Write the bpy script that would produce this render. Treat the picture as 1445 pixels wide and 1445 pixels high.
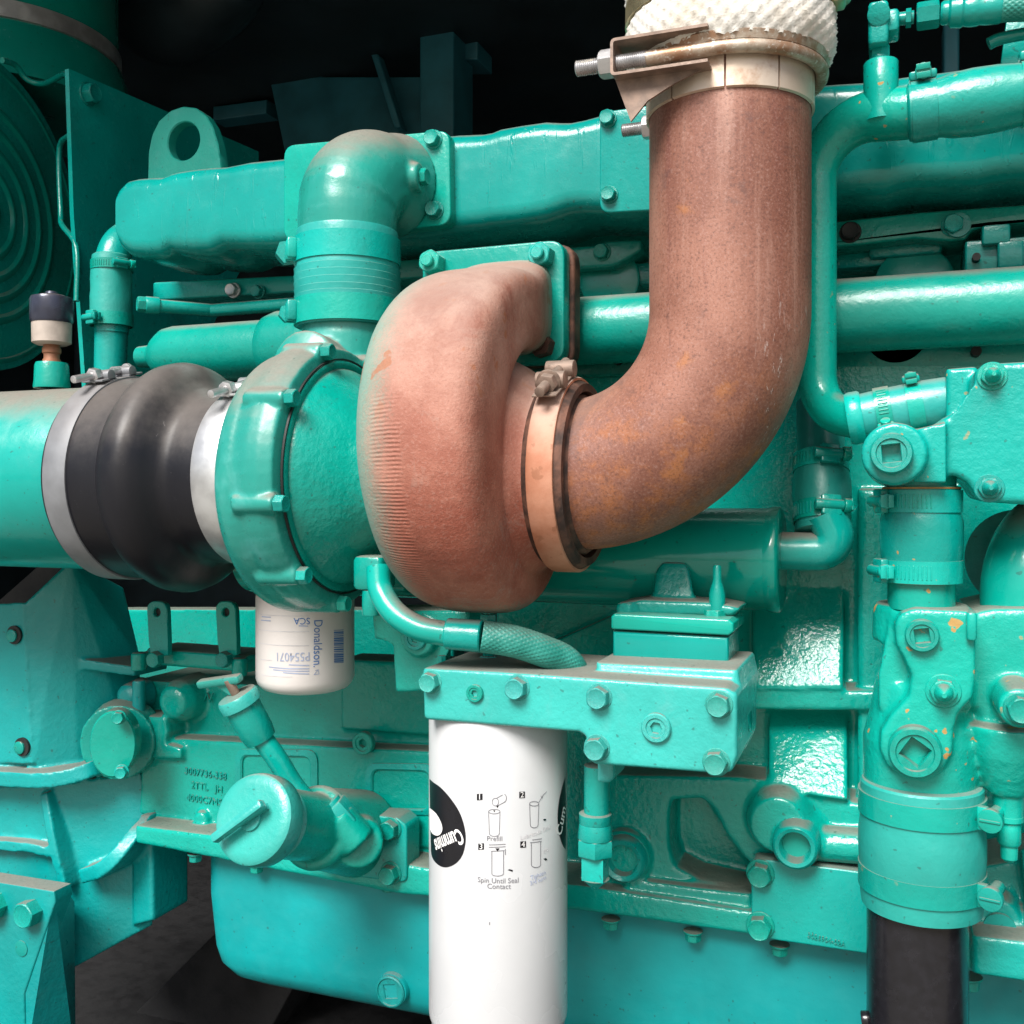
import bpy, bmesh, math, random
from mathutils import Vector, Matrix, noise
random.seed(7)
SC = bpy.context.scene
for o in list(bpy.data.objects): bpy.data.objects.remove(o)
# ------------------------------------------------------------------ camera, sky, sun, exposure
F, CX, HOR = 1445.0, 722.5, 700.0          # focal length in photo pixels, image centre, horizon row
YAW, CZ = math.radians(20.5), 1.35
cam = bpy.data.cameras.new('camera'); cam.lens = 36.0; cam.sensor_width = 36.0
cam.shift_y = (HOR - 722.5) / 1445.0; cam.clip_start = 0.02; cam.clip_end = 400
cob = bpy.data.objects.new('camera', cam); SC.collection.objects.link(cob)
cob.location = (0, 0, CZ); cob.rotation_euler = (math.radians(90), 0, YAW)
SC.camera = cob
SUN_EL, SUN_AZ = math.radians(48), math.radians(-10)   # azimuth measured from straight in front of the engine
w = bpy.data.worlds.new('World'); SC.world = w; w.use_nodes = True
sky = w.node_tree.nodes.new('ShaderNodeTexSky'); sky.sky_type = 'NISHITA'; sky.sun_disc = False
sky.sun_elevation = SUN_EL; sky.sun_rotation = math.radians(180) + SUN_AZ
sky.air_density = 1.0; sky.dust_density = 4.0; sky.ozone_density = 0.6
bg = w.node_tree.nodes['Background']; bg.inputs['Strength'].default_value = 0.085
w.node_tree.links.new(sky.outputs[0], bg.inputs['Color'])
sun = bpy.data.lights.new('sun', 'SUN'); sun.energy = 4.0; sun.angle = math.radians(28); sun.color = (1.0, 0.97, 0.93)
sob = bpy.data.objects.new('sun', sun); SC.collection.objects.link(sob)
sd = Vector((math.sin(SUN_AZ) * math.cos(SUN_EL), -math.cos(SUN_AZ) * math.cos(SUN_EL), math.sin(SUN_EL)))
sob.rotation_euler = sd.to_track_quat('Z', 'Y').to_euler(); sob.location = sd * 5
vs = SC.view_settings; vs.view_transform = 'Standard'; vs.look = 'None'; vs.gamma = 1.0; vs.exposure = 0.68
SC.render.engine = 'CYCLES'; SC.cycles.use_denoising = True
SC.cycles.max_bounces = 8; SC.cycles.diffuse_bounces = 4; SC.cycles.glossy_bounces = 4
SC.cycles.sample_clamp_indirect = 8.0

# ------------------------------------------------------------------ geometry helpers
ca, sa = math.cos(YAW), math.sin(YAW)
def D(px, Y): return Y / (ca + (px - CX) / F * sa)
def P(px, py, Y):
    d = D(px, Y); dx = (px - CX) / F
    return Vector((d * (-sa + dx * ca), Y, CZ - (py - HOR) / F * d))
def S(n, px, Y): return n * D(px, Y) / F
TA = Vector((0, 0.83, CZ + 0.018))          # turbo axis (runs along X)

class B:
    """collects shapes into one bmesh"""
    def __init__(s): s.bm = bmesh.new()
    def rings(s, rings, cap0=True, cap1=True, closed=False):
        vs_ = [[s.bm.verts.new(p) for p in r] for r in rings]
        n = len(vs_[0]); m = len(vs_)
        for i in range(m if closed else m - 1):
            a, b = vs_[i], vs_[(i + 1) % m]
            for j in range(n):
                k = (j + 1) % n
                try: s.bm.faces.new((a[j], a[k], b[k], b[j]))
                except ValueError: pass
        if not closed:
            if cap0: s.bm.faces.new(vs_[0][::-1])
            if cap1: s.bm.faces.new(vs_[-1])
        return s
    def lathe(s, prof, o, ax, seg=48, cap=True, closed=False):
        ax = Vector(ax).normalized(); o = Vector(o)
        u = ax.orthogonal().normalized(); v = ax.cross(u)
        R = []
        for t, r in prof:
            r = max(r, 1e-5)
            R.append([o + ax * t + (u * math.cos(2 * math.pi * i / seg) + v * math.sin(2 * math.pi * i / seg)) * r for i in range(seg)])
        return s.rings(R, cap, cap, closed)
    def cyl(s, a, b, r, r2=None, bev=None, seg=32):
        a, b = Vector(a), Vector(b); L = (b - a).length; r2 = r if r2 is None else r2
        bev = min(r, r2, L) * .08 if bev is None else bev
        if bev > 0: pr = [(0, r - bev), (bev * .3, r - bev * .3), (bev, r), (L - bev, r2), (L - bev * .3, r2 - bev * .3), (L, r2 - bev)]
        else: pr = [(0, r), (L, r2)]
        return s.lathe(pr, a, b - a, seg)
    def vl(s, px, Y, prof, seg=48):            # vertical lathe: rows and radii in photo pixels at depth Y
        c = P(px, HOR, Y); d = D(px, Y)
        return s.lathe([((HOR - py) / F * d, r / F * d) for py, r in prof], c, (0, 0, 1), seg)
    def yl(s, px, py, Y0, prof, seg=40):        # lathe facing the camera side: (depth Y, radius px), placed by its mouth at Y0
        c = P(px, py, Y0); k = D(px, Y0) / F
        return s.lathe([(Y - Y0, r * k) for Y, r in prof], c, (0, 1, 0), seg)
    def xl(s, prof, y=None, z=None, seg=64):     # lathe along X
        o = Vector((0, TA.y if y is None else y, TA.z if z is None else z))
        return s.lathe(prof, o, (1, 0, 0), seg)
    def tube(s, pts, r, seg=24, cap=True):
        pts = [Vector(p) for p in pts]; n = len(pts)
        rr = r if isinstance(r, (list, tuple)) else [r] * n
        T = [(pts[min(i + 1, n - 1)] - pts[max(i - 1, 0)]).normalized() for i in range(n)]
        u = T[0].orthogonal().normalized(); R = []
        for i in range(n):
            u = (u - T[i] * u.dot(T[i])).normalized(); v = T[i].cross(u)
            R.append([pts[i] + (u * math.cos(2 * math.pi * k / seg) + v * math.sin(2 * math.pi * k / seg)) * rr[i] for k in range(seg)])
        return s.rings(R, cap, cap)
    def poly(s, pts, Yf, Yb, bev=.002, flat=False):   # prism of XZ outline (Vectors) between two depths, front edge rounded
        pts = [Vector((p.x, 0, p.z)) for p in pts]
        A = sum(a.x * b.z - b.x * a.z for a, b in zip(pts, pts[1:] + pts[:1]))
        if A < 0: pts = pts[::-1]
        n = len(pts); N = []
        for i in range(n):
            e1 = (pts[i] - pts[i - 1]).normalized(); e2 = (pts[(i + 1) % n] - pts[i]).normalized()
            n1 = Vector((-e1.z, 0, e1.x)); n2 = Vector((-e2.z, 0, e2.x))
            m = n1 + n2; m = m / max(.35, m.dot(n1)) if m.length > 1e-6 else n1
            N.append(m)
        def ring(Y, off): return [Vector((p.x + q.x * off, Y, p.z + q.z * off)) for p, q in zip(pts, N)]
        sg = 1 if Yb > Yf else -1
        R = [ring(Yb, 0)]
        if bev > 0: R += [ring(Yf + sg * bev, 0), ring(Yf + sg * bev * .62, bev * .08), ring(Yf + sg * bev * .3, bev * .3), ring(Yf + sg * bev * .08, bev * .62), ring(Yf, bev)]
        else: R += [ring(Yf, 0)]
        return s.rings(R)
    def pp(s, pts, Yf, Yb, bev=.002, r=0, rn=5):      # the same from photo-pixel outline at the front depth
        q = [P(x, y, Yf) for x, y in pts]
        if r: q = rounded(q, r, rn)
        return s.poly(q, Yf, Yb, bev)
    def box(s, c, size, bev=.002, rot=None):
        c = Vector(c); h = Vector(size) / 2; b = min(bev, min(h) * .9)
        R = []
        def rr(z, ins):
            x, y = h.x - ins, h.y - ins; k = b * 1.0
            out = []
            for sx, sy in ((1, 1), (-1, 1), (-1, -1), (1, -1)):
                cx, cy = sx * (x - k if x > k else 0), sy * (y - k if y > k else 0)
                a0 = math.atan2(sy, sx) - math.pi / 4
                for t in range(4):
                    a = a0 + t * math.pi / 6
                    out.append(Vector((cx + math.cos(a) * min(k, x), cy + math.sin(a) * min(k, y), z)))
            return out
        for z, i in ((-h.z, b), (-h.z + b * .3, b * .3), (-h.z + b, 0), (h.z - b, 0), (h.z - b * .3, b * .3), (h.z, b)): R.append(rr(z, i))
        M = rot if rot is not None else Matrix.Identity(3)
        return s.rings([[c + M @ p for p in r_] for r_ in R])
    def pbox(s, x0, y0, x1, y1, Yf, Yb, bev=.002):    # axis-aligned box by photo corners on its front face
        a, b = P(x0, y0, Yf), P(x1, y1, Yf)
        return s.box(((a.x + b.x) / 2, (Yf + Yb) / 2, (a.z + b.z) / 2), (abs(b.x - a.x), abs(Yb - Yf), abs(b.z - a.z)), bev)
    def ball(s, c, r, sc=(1, 1, 1), seg=24):
        m = Matrix.Translation(c) @ Matrix.Diagonal((r * sc[0], r * sc[1], r * sc[2], 1))
        bmesh.ops.create_uvsphere(s.bm, u_segments=seg, v_segments=seg // 2, radius=1, matrix=m); return s
    def loft(s, secs):                                 # list of equal-length point rings
        return s.rings(secs)
    def mesh(s, name, ang=38):
        bmesh.ops.remove_doubles(s.bm, verts=s.bm.verts, dist=1e-6)
        bmesh.ops.recalc_face_normals(s.bm, faces=s.bm.faces)
        me = bpy.data.meshes.new(name); s.bm.to_mesh(me); s.bm.free()
        me.shade_smooth()
        if ang: me.set_sharp_from_angle(angle=math.radians(ang))
        return me

def rounded(pts, r, n=5):
    out = []; m = len(pts)
    for i in range(m):
        p, a, b = pts[i], pts[i - 1], pts[(i + 1) % m]
        rr = r[i] if isinstance(r, (list, tuple)) else r
        va, vb = (a - p), (b - p); la, lb = va.length, vb.length
        va.normalize(); vb.normalize()
        ang = va.angle(vb)
        t = min(rr / max(math.tan(ang / 2), .05), la * .48, lb * .48)
        p0, p1 = p + va * t, p + vb * t
        if t < 1e-5: out.append(p); continue
        for k in range(n + 1):
            f = k / n
            out.append(p0 * (1 - f) ** 2 + p * 2 * f * (1 - f) + p1 * f * f)
    return out

def path(pts, r=.05, n=10):
    """polyline with circular-ish fillets"""
    pts = [Vector(p) for p in pts]; out = [pts[0]]
    for i in range(1, len(pts) - 1):
        p, a, b = pts[i], pts[i - 1], pts[i + 1]
        va, vb = (a - p), (b - p); la, lb = va.length, vb.length; va.normalize(); vb.normalize()
        half = va.angle(vb) / 2; rr = r[i - 1] if isinstance(r, (list, tuple)) else r
        t = min(rr / math.tan(half), la * (.99 if i == 1 else .495), lb * (.99 if i == len(pts) - 2 else .495)); R = t * math.tan(half)
        bis = (va + vb).normalized(); c = p + bis * (R / math.sin(half))
        s0, s1 = p + va * t - c, p + vb * t - c
        tot = s0.angle(s1); axis = s0.cross(s1).normalized()
        for k in range(n + 1): out.append(c + Matrix.Rotation(tot * k / n, 3, axis) @ s0)
    out.append(pts[-1]); return out

def smooth_path(pts, n=8):
    pts = [Vector(p) for p in pts]; q = [2 * pts[0] - pts[1]] + pts + [2 * pts[-1] - pts[-2]]; out = []
    for i in range(1, len(q) - 2):
        a, b, c, d = q[i - 1:i + 3]
        for k in range(n):
            t = k / n
            out.append(.5 * ((2 * b) + (c - a) * t + (2 * a - 5 * b + 4 * c - d) * t * t + (3 * b - a - 3 * c + d) * t ** 3))
    out.append(pts[-1]); return out

# ------------------------------------------------------------------ objects
def obj(name, me, mat, parent=None):
    if isinstance(me, B): me = me.mesh(name)
    o = bpy.data.objects.new(name, me); SC.collection.objects.link(o)
    if mat is not None and not me.materials: me.materials.append(mat)
    if parent is not None:
        o.parent = parent; o.matrix_parent_inverse = Matrix.Translation(-root_loc(parent))
    return o
def root_loc(o):
    v = Vector((0, 0, 0))
    while o is not None and o.type == 'EMPTY': v += o.location; o = o.parent
    return v
def tag(o, label, cat, group=None):
    o['label'] = label; o['category'] = cat
    if group: o['group'] = group
    return o
def thing(name, label, cat, loc, group=None):
    o = bpy.data.objects.new(name, None); SC.collection.objects.link(o); o.location = loc
    o.empty_display_size = .03
    return tag(o, label, cat, group)
def struct(name, me, mat):
    o = obj(name, me, mat); o['kind'] = 'structure'; return o
def cast(name, b, mat, parent=None, vox=.0022, it=4, rough=0.0):
    """fuse overlapping shapes to one casting with soft fillets"""
    me = b.mesh(name, 0); t = bpy.data.objects.new('tmp', me); SC.collection.objects.link(t)
    m = t.modifiers.new('r', 'REMESH'); m.mode = 'VOXEL'; m.voxel_size = vox; m.adaptivity = 0
    if it:
        m2 = t.modifiers.new('s', 'SMOOTH'); m2.factor = .5; m2.iterations = it
    dg = bpy.context.evaluated_depsgraph_get()
    nm = bpy.data.meshes.new_from_object(t.evaluated_get(dg), depsgraph=dg)
    bpy.data.objects.remove(t); bpy.data.meshes.remove(me)
    nm.name = name; nm.materials.clear(); nm.shade_smooth()
    return obj(name, nm, mat, parent)
def orient(o, loc, d, spin=0, sc=1, parent=None):
    q = Vector(d).to_track_quat('Z', 'Y').to_matrix().to_4x4()
    s3 = sc if isinstance(sc, (tuple, list)) else (sc, sc, sc)
    M = Matrix.Translation(loc) @ q @ Matrix.Rotation(spin, 4, 'Z') @ Matrix.Diagonal((*s3, 1))
    if parent is not None:
        o.parent = parent; M = Matrix.Translation(-root_loc(parent)) @ M
    o.matrix_local = M if parent is None else M
    return o

# shared small meshes, unit = width across flats, axis +Z
def hexr(i, n, af=1.0):      # radius of a hexagon outline at direction i/n
    a = 2 * math.pi * i / n; k = (a + math.pi / 6) % (math.pi / 3) - math.pi / 6
    return af * .5 / math.cos(k)
def hex_mesh(name, h=.62, washer=.0, dome=0.0, stud=0.0):
    b = B(); n = 48
    def ring(z, r): return [Vector((math.cos(2 * math.pi * i / n) * r(i), math.sin(2 * math.pi * i / n) * r(i), z)) for i in range(n)]
    H = lambda i: hexr(i, n)
    R = []
    if washer: R += [ring(-.05, lambda i: washer), ring(.06, lambda i: washer), ring(.1, lambda i: washer - .04), ring(.1, lambda i: min(H(i), washer - .05))]
    else: R += [ring(-.1, H)]
    R += [ring(h * .8, H), ring(h * .93, lambda i: min(H(i), .53)), ring(h, lambda i: .47)]
    if dome:
        R += [ring(h, lambda i: .40), ring(h + dome * .3, lambda i: .38), ring(h + dome * .75, lambda i: .27), ring(h + dome, lambda i: .1)]
    elif stud:
        R += [ring(h, lambda i: .3), ring(h + stud, lambda i: .3), ring(h + stud + .05, lambda i: .24)]
    else:
        R += [ring(h - .03, lambda i: .40), ring(h - .03, lambda i: .1)]
    b.rings(R); return b.mesh(name, 30)
def socket_mesh(name, sides, hole, h=.25, depth=.3, lip=.1):
    """round plug of unit diameter with a polygonal socket"""
    b = B(); n = 48
    def ring(z, r): return [Vector((math.cos(2 * math.pi * i / n) * r(i), math.sin(2 * math.pi * i / n) * r(i), z)) for i in range(n)]
    def pg(i):
        a = 2 * math.pi * i / n; k = (a + math.pi / sides) % (2 * math.pi / sides) - math.pi / sides
        return hole * .5 / math.cos(k)
    R = [ring(-.1, lambda i: .5), ring(h * .8, lambda i: .5), ring(h, lambda i: .46), ring(h, lambda i: .46 - lip), ring(h - .05, lambda i: .44 - lip),
         ring(h - .05, lambda i: pg(i) + .02), ring(h - .08, pg), ring(h - depth, pg), ring(h - depth - .05, lambda i: .03)]
    b.rings(R); return b.mesh(name, 30)
MESH = {}
def small(kind):
    if kind not in MESH:
        MESH[kind] = {
            'bolt': lambda: hex_mesh('bolt', .58), 'wbolt': lambda: hex_mesh('bolt', .66, .68), 'nut': lambda: hex_mesh('nut', .7, .0, 0, .25),
            'wnut': lambda: hex_mesh('nut', .75, .66, 0, .2), 'dome': lambda: hex_mesh('nut', .45, .75, .75),
            'sq': lambda: socket_mesh('plug', 4, .42, .3, .42), 'sq2': lambda: socket_mesh('plug', 4, .42, .12, .3, .02), 'hexs': lambda: socket_mesh('plug', 6, .34, .22, .4, .12),
        }[kind]()
    return MESH[kind]
def fix(parent, kind, px, py, Y, size, mat=None, d=(0, -1, 0), name=None, spin=None):
    """one fastener: size = across flats / diameter in photo pixels, seated at depth Y"""
    base = small(kind); mat = mat or M['paint']
    key = (kind, mat.name)
    if key not in MESH:
        me = base.copy(); me.materials.clear(); me.materials.append(mat); MESH[key] = me
    me = MESH[key]
    nm = name or ('plug' if kind in ('sq', 'sq2', 'hexs') else 'nut' if kind in ('nut', 'wnut', 'dome') else 'bolt')
    o = bpy.data.objects.new(nm, me); SC.collection.objects.link(o)
    loc = P(px, py, Y) if not isinstance(px, Vector) else px
    sc = S(size, px, Y) if not isinstance(px, Vector) else size
    return orient(o, loc, d, random.uniform(0, 6) if spin is None else spin, sc, parent)

def worm_clamp(parent, c, ax, R, width, sdir, mat, k=1.0, name='hose_clamp', side=-1):
    """worm-drive clamp: slotted band, housing and screw head; sdir = direction from the axis to the screw"""
    c, ax = Vector(c), Vector(ax).normalized(); s = Vector(sdir); s = (s - ax * s.dot(ax)).normalized(); t = ax.cross(s)
    th = .0012; b = B(); hw = width / 2
    b.lathe([(-hw, R), (-hw, R + th), (hw, R + th), (hw, R)], c, ax, 56, closed=True)
    o = obj(name, b, mat, parent)
    rot = Matrix((ax, t, s)).transposed()
    h = B(); h.box(c + s * (R + .004 * k), (width * 1.1, .017 * k, .007 * k), .0015, rot)
    h.cyl(c + s * (R + .0055 * k) - t * .014 * k, c + s * (R + .0055 * k) + t * .010 * k, .0048 * k, seg=16)
    obj('screw_housing', h, mat, o).matrix_parent_inverse = Matrix.Identity(4)
    h = B(); q = c + s * (R + .006 * k) + t * .0105 * k
    h.cyl(q, q + t * .0055 * k, .0062 * k, seg=20)
    for sg in (-1, 1): h.box(q + t * .006 * k + s * sg * .0032 * k, (.0105 * k, .0016 * k, .0046 * k), .0003, Matrix((ax, t, s)).transposed())
    obj('screw', h, mat, o).matrix_parent_inverse = Matrix.Identity(4)
    h = B()
    for i in range(9):
        a = side * (.016 * k + i * .0032 * k) / R
        v = s * math.cos(a) + t * math.sin(a); tt = ax.cross(v)
        h.box(c + v * (R + th + .0002), (width * .62, .0011 * k, .0008), .0003, Matrix((ax, tt, v)).transposed())
    obj('band_teeth', h, mat, o).matrix_parent_inverse = Matrix.Identity(4)
    return o
def _hull(s, pts):
    vs_ = [s.bm.verts.new(p) for p in pts]
    r = bmesh.ops.convex_hull(s.bm, input=vs_)
    bad = [e for e in r['geom_interior'] + r['geom_unused'] if isinstance(e, bmesh.types.BMVert)]
    if bad: bmesh.ops.delete(s.bm, geom=list(set(bad)), context='VERTS')
    return s
B.hull = _hull
def _ringplate(s, outer, hc, hr, Yf, Yb, n=48, bev=.001):
    """plate with one round hole: star-shaped outline resampled about the hole"""
    hc = Vector((hc.x, 0, hc.z)); o = [Vector((p.x, 0, p.z)) for p in outer]; out = []
    for i in range(n):
        a = 2 * math.pi * i / n; d = Vector((math.cos(a), 0, math.sin(a))); best = 0
        for p, q in zip(o, o[1:] + o[:1]):
            e = q - p; den = d.x * e.z - d.z * e.x
            if abs(den) < 1e-12: continue
            w_ = p - hc; t = (w_.x * e.z - w_.z * e.x) / den; u = (w_.x * d.z - w_.z * d.x) / den
            if t > 0 and -1e-6 <= u <= 1 + 1e-6: best = max(best, t)
        out.append((d, best))
    def ro(Y, k): return [Vector((hc.x + d.x * (t - k), Y, hc.z + d.z * (t - k))) for d, t in out]
    def ri(Y, k=0): return [Vector((hc.x + d.x * (hr + k), Y, hc.z + d.z * (hr + k))) for d, t in out]
    return s.rings([ri(Yb), ro(Yb, 0), ro(Yf + bev, 0), ro(Yf, bev), ri(Yf, bev), ri(Yf + bev)], closed=True)
B.ringplate = _ringplate
def rrect(c, u, v, hu, hv, r, n=5):
    """rounded rectangle ring about c in the plane u,v"""
    out = []
    for su, sv, a0 in ((1, 1, 0), (-1, 1, 90), (-1, -1, 180), (1, -1, 270)):
        for k in range(n + 1):
            a = math.radians(a0 + 90 * k / n)
            out.append(c + u * (su * (hu - r) + math.cos(a) * r) + v * (sv * (hv - r) + math.sin(a) * r))
    return out
XA, YA, ZA = Vector((1, 0, 0)), Vector((0, 1, 0)), Vector((0, 0, 1))
# ------------------------------------------------------------------ materials
M = {}
class N:
    def __init__(s, name):
        s.m = bpy.data.materials.new(name); s.m.use_nodes = True; s.t = s.m.node_tree; s.b = s.t.nodes['Principled BSDF']
        s.tc = s.t.nodes.new('ShaderNodeTexCoord'); M[name] = s.m
    def n(s, typ, ins=None, **kw):
        x = s.t.nodes.new(typ)
        for k, v in kw.items(): setattr(x, k, v)
        for k, v in (ins or {}).items():
            if isinstance(v, bpy.types.NodeSocket): s.t.links.new(v, x.inputs[k])
            else: x.inputs[k].default_value = v
        return x
    def noise(s, scale, detail=3, rough=.55, vec=None, dist=0):
        return s.n('ShaderNodeTexNoise', {'Vector': vec or s.tc.outputs['Object'], 'Scale': scale, 'Detail': detail, 'Roughness': rough, 'Distortion': dist}).outputs['Fac']
    def ramp(s, f, a, b, lo=0.0, hi=1.0):
        x = s.n('ShaderNodeMapRange', {'Value': f, 'From Min': a, 'From Max': b, 'To Min': lo, 'To Max': hi}); x.interpolation_type = 'SMOOTHSTEP'; return x.outputs['Result']
    def mix(s, f, a, b):
        x = s.n('ShaderNodeMix', data_type='RGBA'); i = x.inputs
        for k, v in ((0, f), (6, a), (7, b)):
            if isinstance(v, bpy.types.NodeSocket): s.t.links.new(v, i[k])
            else: i[k].default_value = v if not isinstance(v, tuple) else (*v, 1) if len(v) == 3 else v
        return x.outputs[2]
    def ma(s, op, a, b=0.0):
        x = s.n('ShaderNodeMath', operation=op)
        for k, v in ((0, a), (1, b)):
            if isinstance(v, bpy.types.NodeSocket): s.t.links.new(v, x.inputs[k])
            else: x.inputs[k].default_value = v
        return x.outputs[0]
    def nz(s):
        g = s.n('ShaderNodeNewGeometry'); return s.n('ShaderNodeSeparateXYZ', {0: g.outputs['Normal']}).outputs['Z']
    def bump(s, h, strength, dist=.001, prev=None):
        x = s.n('ShaderNodeBump', {'Height': h, 'Strength': strength, 'Distance': dist})
        if prev is not None: s.t.links.new(prev, x.inputs['Normal'])
        return x.outputs[0]
    def set(s, **kw):
        for k, v in kw.items():
            k = k.replace('_', ' ')
            if isinstance(v, bpy.types.NodeSocket): s.t.links.new(v, s.b.inputs[k])
            else: s.b.inputs[k].default_value = (*v, 1) if isinstance(v, tuple) and len(v) == 3 else v
        return s.m

TEAL = (0.001, 0.315, 0.272)
DUST = (0.205, 0.168, 0.142)
def paint(name, base=TEAL, dust=.8, rough=.22, peel=.25, peel_scale=170, flecks=.0, low=.55, high=1.0, wash=.12, runs=0.0):
    m = N(name)
    v = m.noise(9, 4); c = m.mix(m.ramp(v, .3, .75), tuple(x * .86 for x in base), tuple(min(1, x * 1.12) for x in base))
    rn = m.n('ShaderNodeObjectInfo').outputs['Random']
    hs = m.n('ShaderNodeHueSaturation', {'Color': c, 'Hue': m.ramp(rn, 0, 1, .486, .502), 'Value': m.ramp(m.ma('FRACT', m.ma('MULTIPLY', rn, 7.31)), 0, 1, .82, 1.12)}); c = hs.outputs[0]
    # thin chalky film with runs
    film = m.ma('MULTIPLY', m.ramp(m.noise(26, 6, .65, dist=.4), .5, .8), wash)
    c = m.mix(film, c, (.08, .36, .34))
    dn = m.ma('ADD', m.ramp(m.nz(), low, high), m.ma('MULTIPLY', m.ma('SUBTRACT', m.noise(38, 5, .7), .5), .5))
    df = m.ma('MULTIPLY', m.ramp(dn, .2, 1.1), dust)
    dcol = m.mix(m.noise(400, 2), tuple(x * .75 for x in DUST), tuple(x * 1.2 for x in DUST))
    c = m.mix(df, c, dcol)
    rg = m.ma('ADD', m.ma('MULTIPLY', df, .55), m.ma('ADD', m.ma('MULTIPLY', film, .5), m.ma('ADD', m.ramp(m.noise(60, 3), .3, .8, rough * .8, rough * 1.35), m.ramp(m.ma('FRACT', m.ma('MULTIPLY', rn, 3.17)), 0, 1, 0, .07))))
    if flecks:
        fl = m.ma('MULTIPLY', m.ramp(m.noise(95, 2, .5), .685, .72), m.ramp(m.noise(7, 2), .42, .6)); fl = m.ma('MULTIPLY', fl, flecks)
        c = m.mix(fl, c, (.42, .22, .05)); rg = m.ma('MAXIMUM', rg, m.ma('MULTIPLY', fl, .8))
    # oily grime patches, duller and browner than the paint
    gr = m.ma('MULTIPLY', m.ramp(m.noise(6.5, 5, .62, dist=.8), .55, .78), .42); c = m.mix(gr, c, tuple(x * .45 + y for x, y in zip(base, (.02, .015, .01)))); rg = m.ma('ADD', rg, m.ma('MULTIPLY', gr, .35))
    # grime specks
    sp = m.ramp(m.noise(210, 1, .4), .73, .76); c = m.mix(m.ma('MULTIPLY', sp, .5), c, (.02, .06, .05))
    h = m.noise(peel_scale, 3, .6); n1 = m.bump(h, peel, .0018)
    n1 = m.bump(m.noise(22, 3), peel * .3, .0025, n1)
    if runs:
        mp = m.n('ShaderNodeMapping', {'Vector': m.tc.outputs['Object'], 'Scale': (150, 150, 16)})
        n1 = m.bump(m.ramp(m.noise(1, 3, .6, mp.outputs[0], .5), .6, .72), runs, .0012, n1)
    return m.set(Base_Color=c, Roughness=rg, Normal=n1, Specular_IOR_Level=.55)
paint('paint', flecks=.0)
paint('paint_flecked', flecks=.9, dust=.6)
paint('paint_cast', peel=.55, peel_scale=150, rough=.22, dust=.85)
paint('paint_cast_flecked', peel=.5, peel_scale=150, rough=.22, dust=.85, flecks=.9)
paint('paint_hammer', peel=.6, peel_scale=150, rough=.15, dust=.85)
paint('paint_gloss', peel=.06, rough=.11, dust=.35, wash=.05)
paint('paint_elbow', base=(.02, .32, .285), peel=.1, rough=.2, dust=.9, wash=.6, low=.0, high=.9)
paint('paint_smooth', peel=.08, rough=.17, dust=.95, wash=.15, low=.25, high=.95)
paint('paint_runs', base=(.001, .33, .295), peel=.12, runs=.35)
paint('paint_housing', base=(.001, .30, .30), peel=.4, peel_scale=150, rough=.28, dust=.85)
paint('paint_dull', peel=.2, rough=.5, dust=.5, wash=.5)
paint('paint_hose', base=(.015, .28, .26), peel=.3, peel_scale=90, rough=.30, dust=.6, wash=.4)
paint('paint_pan', base=(.001, .285, .29), peel=.2, peel_scale=60, rough=.38, dust=.5, wash=.1)
paint('paint_plate', base=(.03, .35, .32), peel=.35, rough=.28, dust=.9, wash=.7)

def simple(name, col, rough=.5, metal=0.0, bump=.0, scale=200, var=.15, dust=0.0):
    m = N(name); f = m.noise(scale * .3, 4)
    c = m.mix(m.ramp(f, .3, .7), tuple(x * (1 - var) for x in col), tuple(min(1, x * (1 + var)) for x in col))
    rg = m.ramp(m.noise(scale * .15, 4), .3, .75, rough * .8, min(1, rough * 1.25)); mt = metal
    if dust:
        df = m.ma('MULTIPLY', m.ramp(m.ma('ADD', m.nz(), m.ma('MULTIPLY', m.ma('SUBTRACT', m.noise(40, 4), .5), .6)), .1, .95), dust)
        c = m.mix(df, c, DUST); rg = m.ma('MAXIMUM', rg, m.ma('MULTIPLY', df, .8))
    if bump: m.set(Normal=m.bump(m.noise(scale, 3), bump))
    return m.set(Base_Color=c, Roughness=rg, Metallic=mt)
simple('can_white', (.49, .505, .52), .26, bump=.03, scale=60, var=.02, dust=.25)
simple('can_cream', (.66, .625, .605), .38, bump=.04, scale=60, var=.03, dust=.2)
simple('print_black', (.006, .0065, .01), .3)
simple('print_grey', (.16, .16, .18), .5)
simple('print_blue', (.05, .16, .42), .5)
simple('print_pale', (.33, .38, .52), .5)
simple('print_line', (.55, .54, .56), .5)
simple('print_white', (.8, .8, .8), .4)
simple('steel_zinc', (.52, .52, .53), .38, .75, bump=.1, scale=300, dust=.4)
simple('steel_band', (.19, .20, .215), .5, .2, bump=.12, scale=90, dust=.35)
simple('steel_gold', (.55, .48, .30), .3, .8, bump=.1, scale=120, dust=.3)
simple('steel_dirty', (.23, .165, .13), .6, .3, bump=.3, scale=250, var=.3, dust=.5)
simple('alu', (.55, .56, .57), .4, .7, bump=.12, scale=140, dust=.15)
simple('plastic_blue', (.045, .05, .075), .25, .4, bump=.1, dust=.4)
simple('plastic_tan', (.36, .31, .27), .6, bump=.2, dust=.3)
simple('copper', (.30, .13, .07), .6, .2, bump=.2)
simple('black_gap', (.012, .013, .013), .6)  # near-black painted in for the shade of holes and grooves, also one bolt
simple('pipe_black', (.009, .009, .012), .24, bump=.08, scale=520, var=.2)
simple('enclosure_paint', (.014, .028, .036), .6, bump=.1, scale=30, var=.3)
simple('frame_blue', (.02, .14, .18), .5, bump=.1, scale=40, var=.2)
simple('floor_steel', (.006, .0062, .007), .85, bump=.3, scale=200, var=.2)
simple('concrete', (.22, .20, .16), .9, bump=.4, scale=12, var=.12)
simple('gasket_rust', (.40, .20, .06), .8, bump=.3, scale=300, var=.3)

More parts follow.
